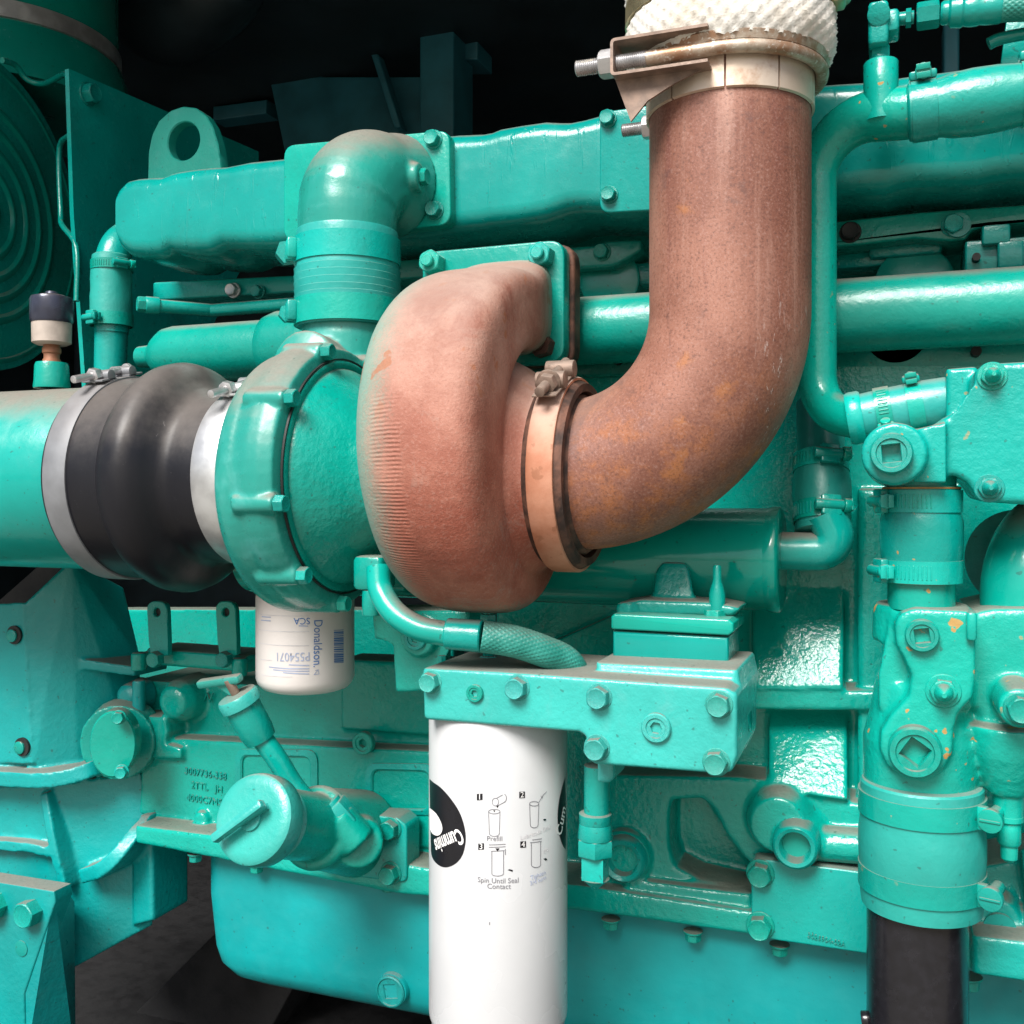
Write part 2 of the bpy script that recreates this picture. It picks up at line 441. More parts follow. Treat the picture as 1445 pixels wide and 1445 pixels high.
# black rubber with a film of dust and scuffs
m = N('rubber'); d0 = m.ramp(m.ma('ADD', m.nz(), m.ma('MULTIPLY', m.ma('SUBTRACT', m.noise(30, 5, .7), .5), .7)), .05, .95)
sc_ = m.ramp(m.noise(130, 5, .75, dist=1.5), .66, .74)
c = m.mix(m.ma('MULTIPLY', d0, .75), (.008, .0085, .012), (.15, .135, .125)); c = m.mix(m.ma('MULTIPLY', sc_, .35), c, (.25, .24, .24))
m.set(Base_Color=c, Roughness=m.ramp(m.noise(14, 4), .3, .7, .3, .5), Normal=m.bump(m.noise(160, 4), .15), Specular_IOR_Level=.3)

# rusted exhaust steel: broad scale patches, orange bloom towards the bend, heat-dark streaks, pale drips
m = N('rust_pipe'); a = m.noise(7, 5, .6, dist=.7); b_ = m.noise(480, 4, .75); g = m.noise(45, 5, .7); sx = m.n('ShaderNodeSeparateXYZ', {0: m.tc.outputs['Object']})
c = m.mix(m.ramp(a, .32, .70), (.18, .068, .044), (.35, .165, .115))
st = m.n('ShaderNodeMapping', {'Vector': m.tc.outputs['Object'], 'Scale': (42, 42, 2.2)}); sn_ = m.noise(1, 5, .65, st.outputs[0], .3)
vt = m.ramp(sx.outputs['Z'], CZ + .06, CZ + .2)
c = m.mix(m.ma('MULTIPLY', m.ma('MULTIPLY', m.ramp(sn_, .48, .72), .65), vt), c, (.43, .255, .20)); c = m.mix(m.ma('MULTIPLY', m.ma('MULTIPLY', m.ramp(sn_, .46, .28), .6), vt), c, (.17, .058, .045))
og = m.ramp(m.ma('ADD', sx.outputs['Z'], m.ma('MULTIPLY', m.ma('SUBTRACT', a, .5), .3)), CZ + .12, CZ - .06)
c = m.mix(m.ma('MULTIPLY', m.ma('MULTIPLY', m.ramp(g, .44, .68), .75), og), c, (.36, .125, .035)); c = m.mix(m.ma('MULTIPLY', m.ramp(m.noise(28, 4, .6), .62, .72), .5), c, (.40, .15, .04))
c = m.mix(m.ma('MULTIPLY', m.ramp(b_, .52, .66), .35), c, (.36, .24, .21)); c = m.mix(m.ma('MULTIPLY', m.ramp(b_, .48, .36), .5), c, (.055, .028, .026))
dk = m.ramp(m.noise(13, 6, .7, dist=1.0), .60, .70); c = m.mix(m.ma('MULTIPLY', dk, .5), c, (.075, .040, .038))
dr = m.n('ShaderNodeMapping', {'Vector': m.tc.outputs['Object'], 'Scale': (150, 150, 22)})
dm = m.ma('MULTIPLY', m.ramp(m.noise(1, 5, .7, dr.outputs[0], 1.5), .60, .66), m.ramp(sx.outputs['X'], -.108, -.080))
dm = m.ma('MULTIPLY', dm, m.ramp(sx.outputs['Z'], CZ + .18, CZ + .08)); c = m.mix(m.ma('MULTIPLY', dm, .85), c, (.58, .53, .50))
df = m.ma('MULTIPLY', m.ramp(m.nz(), .3, 1.0), .35); c = m.mix(df, c, (.36, .25, .20))
m.set(Base_Color=c, Roughness=m.ramp(g, .3, .7, .45, .72), Metallic=.1, Normal=m.bump(b_, .3, .0007, m.bump(g, .25, .0012)))

# turbine housing: cast iron, terracotta bloom, overspray of green on the bearing side and underneath
m = N('rust_cast'); sx = m.n('ShaderNodeSeparateXYZ', {0: m.tc.outputs['Object']}); X, Yc, Z = sx.outputs
fine = m.noise(420, 3, .7); mid = m.noise(24, 5, .6); big = m.noise(8, 3)
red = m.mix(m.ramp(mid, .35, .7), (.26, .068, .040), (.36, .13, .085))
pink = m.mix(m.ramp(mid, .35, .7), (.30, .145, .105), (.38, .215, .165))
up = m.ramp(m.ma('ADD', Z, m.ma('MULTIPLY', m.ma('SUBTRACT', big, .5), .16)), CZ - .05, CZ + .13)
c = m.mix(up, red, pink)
c = m.mix(m.ma('MULTIPLY', m.ramp(fine, .5, .7), .22), c, (.46, .30, .25)); c = m.mix(m.ma('MULTIPLY', m.ramp(fine, .44, .32), .28), c, (.17, .06, .04))
bl = m.ramp(m.noise(11, 6, .7, dist=1.2), .48, .68); c = m.mix(m.ma('MULTIPLY', bl, .6), c, (.20, .058, .036))
bl2 = m.ramp(m.noise(19, 6, .75, dist=.8), .56, .66); c = m.mix(m.ma('MULTIPLY', bl2, .35), c, (.33, .22, .18))
gx = m.ma('ADD', m.ma('ADD', X, m.ma('MULTIPLY', m.ma('SUBTRACT', fine, .5), .035)), m.ma('MULTIPLY', m.ma('SUBTRACT', mid, .5), .02))
ov = m.ramp(gx, -.348, -.388)
gz = m.ma('ADD', Z, m.ma('MULTIPLY', m.ma('SUBTRACT', fine, .5), .03)); ov = m.ma('MAXIMUM', ov, m.ramp(gz, CZ - .083, CZ - .105))
yb = m.ma('ADD', Yc, m.ma('MULTIPLY', m.ma('SUBTRACT', fine, .5), .03)); ov = m.ma('MAXIMUM', ov, m.ma('MULTIPLY', m.ramp(yb, .875, .905), m.ramp(Z, CZ + .1, CZ + .16)))
c = m.mix(m.ma('MULTIPLY', ov, .8), c, (.13, .33, .275))
sp = m.ma('MULTIPLY', m.ramp(m.noise(46, 3, .5), .62, .66), m.ramp(Z, CZ + .04, CZ + .10)); c = m.mix(m.ma('MULTIPLY', sp, .75), c, (.30, .11, .05))
ds = m.ma('MULTIPLY', m.ramp(m.ma('ADD', m.nz(), m.ma('MULTIPLY', m.ma('SUBTRACT', mid, .5), .4)), .3, 1.0), .6); c = m.mix(ds, c, (.31, .24, .205))
# tool ribs of the casting
ang = m.ma('ARCTAN2', m.ma('SUBTRACT', Z, TA.z), m.ma('SUBTRACT', TA.y, Yc))
rb = m.ma('MULTIPLY', m.ma('SINE', m.ma('ADD', m.ma('MULTIPLY', ang, 300.0), m.ma('MULTIPLY', mid, 5.0))), m.ramp(m.noise(55, 4), .3, .6))
mk = m.ma('MULTIPLY', m.ma('MULTIPLY', m.ramp(X, -.372, -.362), m.ramp(X, -.338, -.346)), m.ma('MULTIPLY', m.ramp(ang, .42, .30), m.ramp(ang, -.95, -.8)))
m.set(Base_Color=c, Roughness=.72, Metallic=0.0, Normal=m.bump(m.ma('MULTIPLY', rb, mk), .45, .0006, m.bump(fine, .6, .0008, m.bump(m.noise(130, 4, .7), .45, .0012, m.bump(mid, .2, .002)))))

# peach-coloured rusty band
m = N('rust_band'); fine = m.noise(300, 3); c = m.mix(m.ramp(m.noise(30, 5), .35, .7), (.36, .14, .075), (.48, .235, .15))
c = m.mix(m.ma('MULTIPLY', m.ramp(m.noise(90, 4), .62, .68), .6), c, (.25, .10, .05))
ds = m.ma('MULTIPLY', m.ramp(m.nz(), .1, .9), .8); c = m.mix(ds, c, (.42, .34, .29))
m.set(Base_Color=c, Roughness=.65, Metallic=.1, Normal=m.bump(fine, .25, .0006))
m = N('rust_dark'); c = m.mix(m.ramp(m.noise(60, 5), .35, .7), (.035, .022, .018), (.16, .075, .05)); m.set(Base_Color=c, Roughness=.7, Metallic=.3, Normal=m.bump(m.noise(300, 3), .4))
m = N('rust_steel'); c = m.mix(m.ramp(m.noise(34, 6, .7), .38, .62), (.50, .44, .36), (.30, .17, .10)); c = m.mix(m.ramp(m.noise(300, 2), .58, .7), c, (.6, .55, .48))
m.set(Base_Color=c, Roughness=.45, Metallic=.5, Normal=m.bump(m.noise(200, 3), .3))
m = N('collar_steel'); c = m.mix(m.ramp(m.noise(25, 5, .7), .45, .7), (.60, .50, .40), (.36, .20, .12)); m.set(Base_Color=c, Roughness=.4, Metallic=.45, Normal=m.bump(m.noise(150, 3), .2))
# woven exhaust lagging
m = N('lagging'); c = m.mix(m.ramp(m.noise(18, 5), .4, .75), (.72, .71, .67), (.55, .50, .42)); m.set(Base_Color=c, Roughness=.95, Normal=m.bump(m.noise(420, 2), .5, .001))
# overbraided hose
m = N('braid'); c = m.mix(m.ramp(m.noise(40, 4), .35, .7), (.015, .21, .17), (.05, .36, .30)); ds = m.ma('MULTIPLY', m.ramp(m.nz(), .2, .9), .6); c = m.mix(ds, c, (.12, .17, .14))
m.set(Base_Color=c, Roughness=.45)
# ------------------------------------------------------------------ setting: yard in front, generator enclosure around the engine
g = B(); g.rings([[Vector((-60, -60, 0)), Vector((60, -60, 0)), Vector((60, 40, 0)), Vector((-60, 40, 0))], [Vector((-60, -60, -.2)), Vector((60, -60, -.2)), Vector((60, 40, -.2)), Vector((-60, 40, -.2))]])
struct('ground', g, M['concrete'])
FZ = CZ - .78      # enclosure floor
struct('enclosure_floor', B().box((-.3, 1.75, FZ - .05), (5.2, 2.5, .1), .004), M['floor_steel'])
struct('enclosure_wall', B().box((-.3, 3.02, FZ + .9), (5.2, .06, 2.0), .004), M['enclosure_paint'])
struct('enclosure_roof', B().box((-.3, 1.83, CZ + .97), (5.2, 2.42, .06), .004), M['enclosure_paint'])  # unseen roof; front edge placed for how far it shades the upper engine
for sx in (-1, 1): struct('enclosure_end_wall', B().box((-.3 + sx * 2.57, 1.75, FZ + .88), (.06, 2.46, 1.72), .004), M['enclosure_paint'])
# steel members of the enclosure behind the engine
def member(name, label, pts, Yf, Yb, mat='frame_blue', bev=.004):
    return tag(obj(name, B().pp(pts, Yf, Yb, bev), M[mat]), label, 'steel member')
member('enclosure_post', 'dark blue steel post standing behind the manifold, left of the black gap', [(592, -60), (640, -60), (640, 400), (592, 400)], 1.9, 2.0)
member('enclosure_post', 'short dark blue steel post hanging beside the taller post behind the manifold', [(646, -60), (674, -60), (674, 84), (646, 84)], 1.96, 2.04)
member('gusset_plate', 'dark blue triangular gusset plate in the gloom above the manifold', [(370, 62), (455, 108), (600, 108), (600, 330), (425, 330)], 2.0, 2.03)
member('diagonal_brace', 'thin dark blue diagonal brace rising behind the elbow', [(508, 30), (518, 30), (566, 180), (556, 180)], 1.94, 1.97)
member('enclosure_rail', 'dim blue horizontal rail between lifting eye and gusset plate', [(300, 150), (376, 140), (376, 160), (300, 170)], 2.05, 2.1)
member('enclosure_post', 'narrow teal post in the dark gap under the braided hose top right', [(1331, 30), (1354, 30), (1354, 150), (1331, 150)], 1.5, 1.55)
member('skid_rail', 'dark grey base rail lying below the oil pan lower left', [(60, 1560), (330, 1290), (450, 1330), (300, 1600)], 1.25, 1.35, 'floor_steel')
# ------------------------------------------------------------------ turbocharger
tz, ty = TA.z, TA.y
turbo = thing('turbocharger', 'large turbocharger with rusty terracotta turbine housing and green compressor cover', 'turbocharger', Vector((-.40, ty, tz - .13)))
# turbine volute: spiral swept about X
b = B(); secs = []; n = 84
ctrl = [(0, .180, .112), (45, .170, .110), (90, .150, .108), (135, .130, .104), (180, .116, .096), (240, .10, .09), (300, .09, .08), (345, .085, .07)]
def lerp(t, k):
    for p, q in zip(ctrl, ctrl[1:]):
        if p[0] <= t <= q[0]:
            f = (t - p[0]) / (q[0] - p[0]); f = f * f * (3 - 2 * f) if False else f; return p[k] + (q[k] - p[k]) * f
    return ctrl[-1][k]
x1 = -.286
def vol_section(th, ro, wd, nseg=40, ri=.05):
    a = math.radians(th); d = Vector((0, -math.sin(a), math.cos(a))); c = Vector((0, ty, tz)); out = []
    rc, hr = (ro + ri) / 2, (ro - ri) / 2
    xc, hw = x1 - wd / 2, wd / 2
    for i in range(nseg):
        p = 2 * math.pi * i / nseg; e = 2 / (4.2 if math.cos(p) > 0 else 2.6)
        cx = math.copysign(abs(math.cos(p)) ** e, math.cos(p)); cr = math.copysign(abs(math.sin(p)) ** e, math.sin(p))
        out.append(c + XA * (xc + hw * cx) + d * (rc + hr * cr))
    return out
for i in range(n + 1): th = 345 * i / n; secs.append(vol_section(th, lerp(th, 1), lerp(th, 2), ri=.105 - .055 * min(1, th / 100)))
b.loft(secs)
# inlet duct from the top of the scroll back to the flange
s0 = vol_section(0, .180, .112, ri=.105); fc = Vector((-.352, 0, CZ + .178)); duct = []
for k in range(9):
    f = k / 8; Y = ty - .004 + f * .092; e = f * f * (3 - 2 * f)
    cc = sum(s0, Vector()) / len(s0); tgt = Vector((fc.x, 0, fc.z)); sc_x = 1 - e * .02; sc_z = 1 + e * .22
    duct.append([Vector((cc.x + (p.x - cc.x) * sc_x + (tgt.x - cc.x) * e, Y, cc.z + (p.z - cc.z) * sc_z + (tgt.z - cc.z) * e)) for p in s0])
b.loft(duct)
b.xl([(-.385, .06), (-.38, .08), (-.36, .085), (-.31, .100), (-.295, .092), (-.285, .083), (-.276, .0765), (-.262, .0745)])
b.xl([(-.43, .045), (-.395, .05), (-.38, .07), (-.35, .07)])
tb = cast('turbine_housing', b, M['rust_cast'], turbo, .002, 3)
# inlet flange and the gasketed mating flange of the manifold
q = [P(600, 362, .915), P(806, 346, .915), P(808, 512, .915), P(604, 508, .915)]
fl = B(); x0f, x1f, z0f, z1f = -.432, -.287, CZ + .124, CZ + .238
fl.poly(rounded([Vector((x0f, 0, z0f)), Vector((x1f, 0, z0f)), Vector((x1f, 0, z1f)), Vector((x0f, 0, z1f))], .016), .905, .922, .002)
obj('inlet_flange', fl, M['paint'], turbo)
fl = B(); fl.poly(rounded([Vector((x0f - .003, 0, z0f - .002)), Vector((x1f + .004, 0, z0f - .002)), Vector((x1f + .004, 0, z1f + .001)), Vector((x0f - .003, 0, z1f + .001))], .018), .925, .943, .003)
obj('manifold_flange', fl, M['rust_dark'], turbo)
for (x, z, mt) in ((x0f + .014, z1f - .013, 'paint'), (x1f - .020, z1f - .015, 'paint'), (x1f - .020, z0f + .016, 'rust_dark'), (x0f + .015, z0f + .015, 'rust_dark')):
    fix(turbo, 'nut', Vector((x, .904, z)), 0, 0, .0205, M[mt])
# raised casting marks on the shoulder
# compressor cover
b = B()
b.xl([(-.60, .068), (-.598, .074), (-.57, .0745), (-.556, .078), (-.547, .09), (-.535, .106), (-.518, .1175), (-.50, .122), (-.488, .1215), (-.476, .117), (-.474, .105)])
secs = []
for i in range(73):
    a = 2 * math.pi * i / 72; d = Vector((0, -math.cos(a), math.sin(a))); f = ((a - math.pi * .5) / (2 * math.pi)) % 1.0
    r = .017 + .018 * (1 - f)
    c = Vector((-.518, ty, tz)) + d * (.094 + r * .25)
    secs.append([c + XA * (math.cos(t) * r) + d * (math.sin(t) * r) for t in [2 * math.pi * k / 20 for k in range(20)]])
b.rings(secs[:-1], closed=True)
oc = Vector((-.5145, .905, 0))
b.cyl(Vector((oc.x, oc.y - .01, tz + .02)), Vector((oc.x, oc.y, CZ + .158)), .040, .0465)
b.cyl(Vector((oc.x, oc.y, CZ + .150)), Vector((oc.x, oc.y, CZ + .19)), .0455)
ang_b = [70, 33, -12, -47, -84, 112, 150]
for a in ang_b:
    a = math.radians(a); d = Vector((0, -math.cos(a), math.sin(a))); p = Vector((0, ty, tz)) + d * .1165
    b.cyl(p + XA * -.512, p + XA * -.4725, .0095, .0085)
cast('compressor_cover', b, M['paint_elbow'], turbo, .002, 5)
# backplate and bearing housing
b = B(); b.xl([(-.49, .10), (-.4745, .1055), (-.4715, .1055), (-.4705, .103), (-.4715, .0985), (-.468, .097), (-.462, .090), (-.452, .083), (-.440, .070), (-.425, .058), (-.41, .054), (-.385, .054)])
bp = obj('backplate', b, M['paint_cast'], turbo)
b = B(); b.lathe([(-.4735, .1078), (-.4735, .1066), (-.4715, .1066), (-.4715, .1078)], Vector((0, ty, tz)), XA, 72, closed=True)
obj('clamp_ring', b, M['black_gap'], turbo)  # black ring colours in the dark groove around the backplate, no clamp
for a in ang_b:
    a = math.radians(a); d = Vector((0, -math.cos(a), math.sin(a)))
    fix(turbo, 'bolt', Vector((-.4715, ty, tz)) + d * .1165, 0, 0, .0130, M['paint'], (1, 0, 0))
# oil drain boss beside the bearing housing
b = B(); b.box((-.428, ty - .03, tz - .085), (.028, .03, .03), .004); b.cyl((-.428, ty - .035, tz - .10), (-.428, ty - .035, tz - .122), .0085)
obj('oil_port', b, M['paint'], turbo)
# --- vee band between turbine and exhaust elbow
vb = thing('band_clamp', 'peach-rusted band clamp joining turbine outlet to the exhaust elbow', 'clamp', Vector((-.257, ty, tz - .078)))
b = B(); b.lathe([(-.2745, .070), (-.2745, .0765), (-.2715, .0778), (-.2675, .0795), (-.248, .0795), (-.2445, .0778), (-.2415, .0765), (-.2415, .070)], Vector((0, ty, tz)), XA, 72, closed=True)
obj('band_backing', b, M['rust_dark'], vb)
b = B(); b.lathe([(-.2690, .0795), (-.2688, .0815), (-.2675, .0822), (-.2485, .0822), (-.2472, .0815), (-.2470, .0795)], Vector((0, ty, tz)), XA, 72, closed=True)
obj('band', b, M['rust_band'], vb)
up = Vector((0, -.42, .91)).normalized(); tt = Vector((0, -.91, -.42)).normalized(); c0 = Vector((-.258, ty, tz))
b = B(); rot = Matrix((XA, tt, up)).transposed()
b.box(c0 + up * .0835 + tt * .012, (.0205, .05, .0018), .0006, rot)
for k in (-1, 1): b.cyl(c0 + up * .089 + tt * (k * .014) - XA * .012, c0 + up * .089 + tt * (k * .014) + XA * .012, .0072, seg=20)
obj('trunnion', b, M['steel_dirty'], vb)
b = B(); p = c0 + up * .090
b.cyl(p + tt * .046, p - tt * .03, .0042, seg=16); b.cyl(p + tt * .030, p + tt * .022, .0085, .0085, seg=6); b.cyl(p + tt * .022, p + tt * .0195, .010, seg=20)
obj('t_bolt', b, M['steel_dirty'], vb)
# --- exhaust elbow
ep = Vector((-.1245, ty, 0))
pts = path([Vector((-.262, ty, tz)), Vector((ep.x, ty, tz)), Vector((ep.x, ty, CZ + .40))], .130, 28)
b = B(); b.tube(pts, .0635, 64)
ex = tag(obj('exhaust_elbow', b, M['rust_pipe']), 'thick rusty brown exhaust elbow pipe bending up from the turbine', 'exhaust pipe')
b = B(); b.lathe([(0, .0635), (0, .066), (.005, .0675), (.007, .066), (.010, .0636)], Vector((-.250, ty, tz)), XA, 64)
obj('pipe_flange', b, M['rust_dark'], ex)
# --- slotted collar, U-bolt clamp, lagging above
def zt(py): return CZ + (HOR - py) / F * (.8205)
zc0, zc1 = CZ + .3025, CZ + .345
sl = thing('exhaust_sleeve', 'pale slotted steel sleeve end clamped over the top of the exhaust elbow', 'pipe sleeve', Vector((ep.x, ty, zc0)))
slots = [math.radians(a) for a in (-160, -122, -84, -48, -8, 40, 90, 140)]
b = B(); r0, r1 = .0640, .0660
for i, a0 in enumerate(slots):
    a1 = slots[(i + 1) % len(slots)]; a1 += 2 * math.pi if a1 < a0 else 0
    a0 += .012; a1 -= .012; nn = 14; rg = []
    for k in range(nn + 1):
        a = a0 + (a1 - a0) * k / nn; d = Vector((math.cos(a), math.sin(a), 0)); o_ = Vector((ep.x, ty, 0))
        rg.append([o_ + d * r0 + ZA * zc0, o_ + d * r1 + ZA * (zc0 + .001), o_ + d * r1 + ZA * zc1, o_ + d * r0 + ZA * zc1])
    bb = B(); bb.rings(rg); obj('sleeve_tab', bb, M['collar_steel'], sl)
b = B(); b.lathe([(0, .0636), (0, .066), (.12, .066), (.12, .0636)], Vector((ep.x, ty, zc1)), ZA, 64, closed=True); obj('sleeve_body', b, M['collar_steel'], sl)
ub = thing('u_bolt_clamp', 'U-bolt muffler clamp with bent steel saddle and protruding threaded rod', 'clamp', Vector((ep.x - .075, ty - .03, zc0)))
# U-bolt: threaded leg - around the pipe - threaded leg; the saddle lies to the left of the pipe
zu = CZ + .330; ru = .0715; pts = []
for k in range(33):
    a = -math.pi / 2 + math.pi * k / 32; pts.append(Vector((ep.x + math.cos(a) * ru, ty + math.sin(a) * ru, zu)))
front = [Vector((ep.x - .105, ty - ru, zu)), Vector((ep.x - .04, ty - ru, zu))]
back = [Vector((ep.x - .04, ty + ru, zu)), Vector((ep.x - .105, ty + ru, zu))]
b = B(); b.tube(front + pts + back, .0052, 16); obj('u_bolt', b, M['rust_steel'], ub)
b = B()
for yy in (ty - ru, ty + ru):
    prof = []; L = .055; st = .0016; k = 0
    while k * st < L: prof += [(k * st, .0052), (k * st + st * .5, .0060)]; k += 1
    b = B(); b.lathe(prof, Vector((ep.x - .106, yy, zu)), XA, 16); obj('thread', b, M['steel_zinc'], ub)
for yy in (ty - ru, ty + ru): fix(ub, 'bolt', Vector((ep.x - .0765, yy, zu)), 0, 0, .0185, M['steel_zinc'], (-1, 0, 0), 'nut')
# saddle: channel with web at the nut and two flanges reaching the pipe
b = B(); xw = ep.x - .0760; hz = .0140; th = .0022
sec_out = rounded([Vector((ep.x - .003, 0, zu + hz)), Vector((xw, 0, zu + hz)), Vector((xw, 0, zu - hz)), Vector((ep.x - .003, 0, zu - hz))], [0, .004, .004, 0], 4)
sec_in = rounded([Vector((ep.x - .003, 0, zu + hz - th)), Vector((xw + th, 0, zu + hz - th)), Vector((xw + th, 0, zu - hz + th)), Vector((ep.x - .003, 0, zu - hz + th))], [0, .002, .002, 0], 4)
ring = sec_out + sec_in[::-1]
b.rings([[Vector((p.x, ty - .083, p.z)) for p in ring], [Vector((p.x, ty - .058, p.z)) for p in ring]])
b2 = B(); b2.rings([[Vector((p.x, ty + .058, p.z)) for p in ring], [Vector((p.x, ty + .083, p.z)) for p in ring]])
tri = [Vector((xw + .001, 0, zu - hz + .001)), Vector((ep.x - .006, 0, zu - hz + .001)), Vector((ep.x - .03, 0, zu - .022)), Vector((ep.x - .05, 0, zu - .032)), Vector((ep.x - .063, 0, zu - .046))]
for yy, b_ in ((ty - .0715, b), (ty + .07, b2)): b_.rings([[Vector((p.x, yy, p.z)) for p in tri], [Vector((p.x, yy + .0022, p.z)) for p in tri]])
obj('saddle', b, M['steel_dirty'], ub)
b = b2; obj('saddle', b, M['steel_dirty'], ub)
# lagging: woven fibre rope sleeve with its steel band
lg = thing('exhaust_lagging', 'white woven heat-insulation sleeve banded round the exhaust at the top', 'insulation', Vector((ep.x, ty, CZ + .34)))
b = B(); rows, cols = 64, 170; rg = []
for j in range(rows):
    f = j / (rows - 1); z = CZ + .339 + f * .17; fl_ = 1 - min(1, f / .12); rb_ = .0765 + .0055 * math.sin(min(1, f / .1) * math.pi / 2)
    if .22 < f < .33: rb_ -= .003
    row = []
    for i in range(cols):
        a = 2 * math.pi * i / cols
        wv = .0011 * (math.sin(i * math.pi * .5 + j * math.pi * .5) + math.sin(i * math.pi * .5 - j * math.pi * .5) * .6)
        r = rb_ + wv + .002 * noise.noise(Vector((math.cos(a) * 3, math.sin(a) * 3, z * 30)))
        zz = z - .012 * math.sin(a + .5) * 0 + .004 * noise.noise(Vector((math.cos(a) * 4, math.sin(a) * 4, 3))) * fl_
        row.append(Vector((ep.x + math.cos(a) * r, ty + math.sin(a) * r, zz)))
    rg.append(row)
inner = [Vector((ep.x + math.cos(2 * math.pi * i / cols) * .066, ty + math.sin(2 * math.pi * i / cols) * .066, CZ + .342)) for i in range(cols)]
b.rings([inner] + rg); obj('woven_sleeve', b, M['lagging'], lg)
b = B(); b.lathe([(-.0075, .080), (-.0075, .0828), (.0075, .0828), (.0075, .080)], Vector((ep.x, ty, CZ + .385)), Vector((.02, -.03, 1)), 64, closed=True); obj('steel_band', b, M['steel_gold'], lg)
b = B(); c = Vector((ep.x + .083, ty - .005, CZ + .384)); b.box(c, (.012, .02, .016), .003); b.cyl(c + Vector((.004, -.016, .004)), c + Vector((.004, .014, .004)), .006, seg=16); b.cyl(c + Vector((.006, -.02, -.002)), c + Vector((.006, -.012, -.002)), .0075, seg=20)
obj('band_screw', b, M['steel_gold'], lg)
b = B(); b.lathe([(0, .067), (0, .0755), (.006, .0775), (.010, .0745), (.012, .067)], Vector((ep.x, ty, CZ + .334)), ZA, 64); obj('clamp_ring', b, M['rust_steel'], lg)

# ------------------------------------------------------------------ intake side: duct, hump hose, clamps, sensor
b = B(); b.xl([(-1.25, .0915), (-.712, .0925), (-.710, .0915)])
tag(obj('intake_duct', b, M['paint_smooth']), 'smooth green intake duct entering at the left edge', 'duct')
hh = thing('hump_hose', 'black rubber hump hose between intake duct and compressor', 'hose', Vector((-.64, ty, tz - .11)))
b = B(); b.xl([(-.738, .0925), (-.738, .0975), (-.736, .099), (-.70, .0995), (-.673, .0995), (-.672, .1005), (-.670, .1020), (-.664, .1070), (-.655, .1110), (-.645, .1120), (-.637, .1095), (-.630, .1035), (-.624, .0955), (-.619, .0880), (-.613, .0830), (-.607, .0818), (-.600, .0825), (-.585, .0824), (-.556, .0818), (-.552, .081), (-.552, .074)], seg=96)
obj('rubber_hose', b, M['rubber'], hh)
def tbolt_clamp(parent, X, R, wd, ang, mat, L=.05):
    b = B(); b.lathe([(-wd / 2, R), (-wd / 2, R + .0016), (-wd / 2 + .001, R + .0022), (wd / 2 - .001, R + .0022), (wd / 2, R + .0016), (wd / 2, R)], Vector((X, ty, tz)), XA, 96, closed=True)
    o = obj('band', b, mat, parent)
    a = math.radians(ang); up = Vector((0, -math.cos(a), math.sin(a))); t = Vector((0, -math.sin(a), -math.cos(a)))
    c = Vector((X, ty, tz)); b = B()
    for k in (-1, 1): b.cyl(c + up * (R + .006) + t * (k * .015) - XA * wd * .48, c + up * (R + .006) + t * (k * .015) + XA * wd * .48, .0056, seg=18)
    for k in (-1, 1): b.box(c + up * (R + .0025) + t * (k * .019), (wd * .96, .02, .0022), .0006, Matrix((XA, t, up)).transposed())
    obj('trunnion', b, mat, parent)
    b = B(); p = c + up * (R + .0075); b.cyl(p + t * L, p - t * .028, .0036, seg=14)
    b.cyl(p + t * .028, p + t * .020, .0075, .0075, bev=.0005, seg=6); b.cyl(p - t * .020, p - t * .024, .006, seg=16)
    obj('clamp_bolt', b, M['steel_zinc'], parent)
c1 = thing('hose_clamp', 'wide grey band clamp on the duct end of the black hump hose', 'clamp', Vector((-.717, ty, tz - .1)), 'steel band clamps on the hump hose'); tbolt_clamp(c1, -.720, .0993, .026, 76, M['steel_band'], .052)
c2 = thing('hose_clamp', 'bright silver band clamp on the compressor end of the black hump hose', 'clamp', Vector((-.572, ty, tz - .085)), 'steel band clamps on the hump hose'); tbolt_clamp(c2, -.5685, .0822, .027, 74, M['alu'], .05)
sn = thing('restriction_indicator', 'small air filter restriction gauge with dark blue cap on the intake duct', 'gauge', P(73, 545, .83))
b = B().vl(73, .83, [(548, 24), (545, 24.5), (538, 23.5), (516, 22.5), (512, 21), (511, 10), (508, 10)]); obj('base', b, M['paint'], sn)
b = B().vl(73, .83, [(513, 12), (508, 12), (506, 10.5), (500, 10.5), (498, 12.5), (492, 12.5), (490, 11), (484, 11)], 32); obj('stem', b, M['copper'], sn)
b = B().vl(73, .83, [(487, 20), (484, 26), (458, 26.5), (452, 26)]); obj('body', b, M['plastic_tan'], sn)
b = B().vl(73, .83, [(456, 27), (452, 29), (424, 29), (420, 27.5), (419, 20), (417, 18), (416, 9), (412, 8), (411, 4)]); obj('cap', b, M['plastic_blue'], sn)
# ------------------------------------------------------------------ intake manifold beam
YM = .985
prof = [(163, 268, 338), (166, 258, 350), (174, 250, 357), (186, 247, 361), (205, 245.5, 362), (222, 245, 361), (229, 242, 357), (236, 239, 353), (246, 236.5, 356), (270, 233, 357), (292, 231, 356), (302, 230.5, 351), (310, 230, 347), (325, 227, 347), (345, 223, 348),
        (385, 219, 347), (405, 217, 345), (420, 213, 340), (450, 205, 338), (520, 196, 336), (600, 188, 330), (640, 184, 324), (676, 182.5, 321), (690, 180, 318), (702, 175, 317), (730, 170, 314), (765, 165, 309), (785, 166, 302), (800, 166, 297), (820, 162, 295),
        (842, 156, 296), (880, 149, 296), (960, 137, 290), (1060, 124, 280), (1130, 114, 275), (1180, 110, 270), (1215, 108, 268), (1250, 104, 268), (1268, 101, 261), (1290, 98, 257), (1330, 93, 256), (1380, 86, 255), (1405, 83, 249), (1430, 78, 246), (1480, 72, 246), (1560, 60, 244)]
im = thing('intake_manifold', 'long green intake manifold with wavy edges across the upper engine', 'manifold', P(700, 320, 1.05))
secs = []
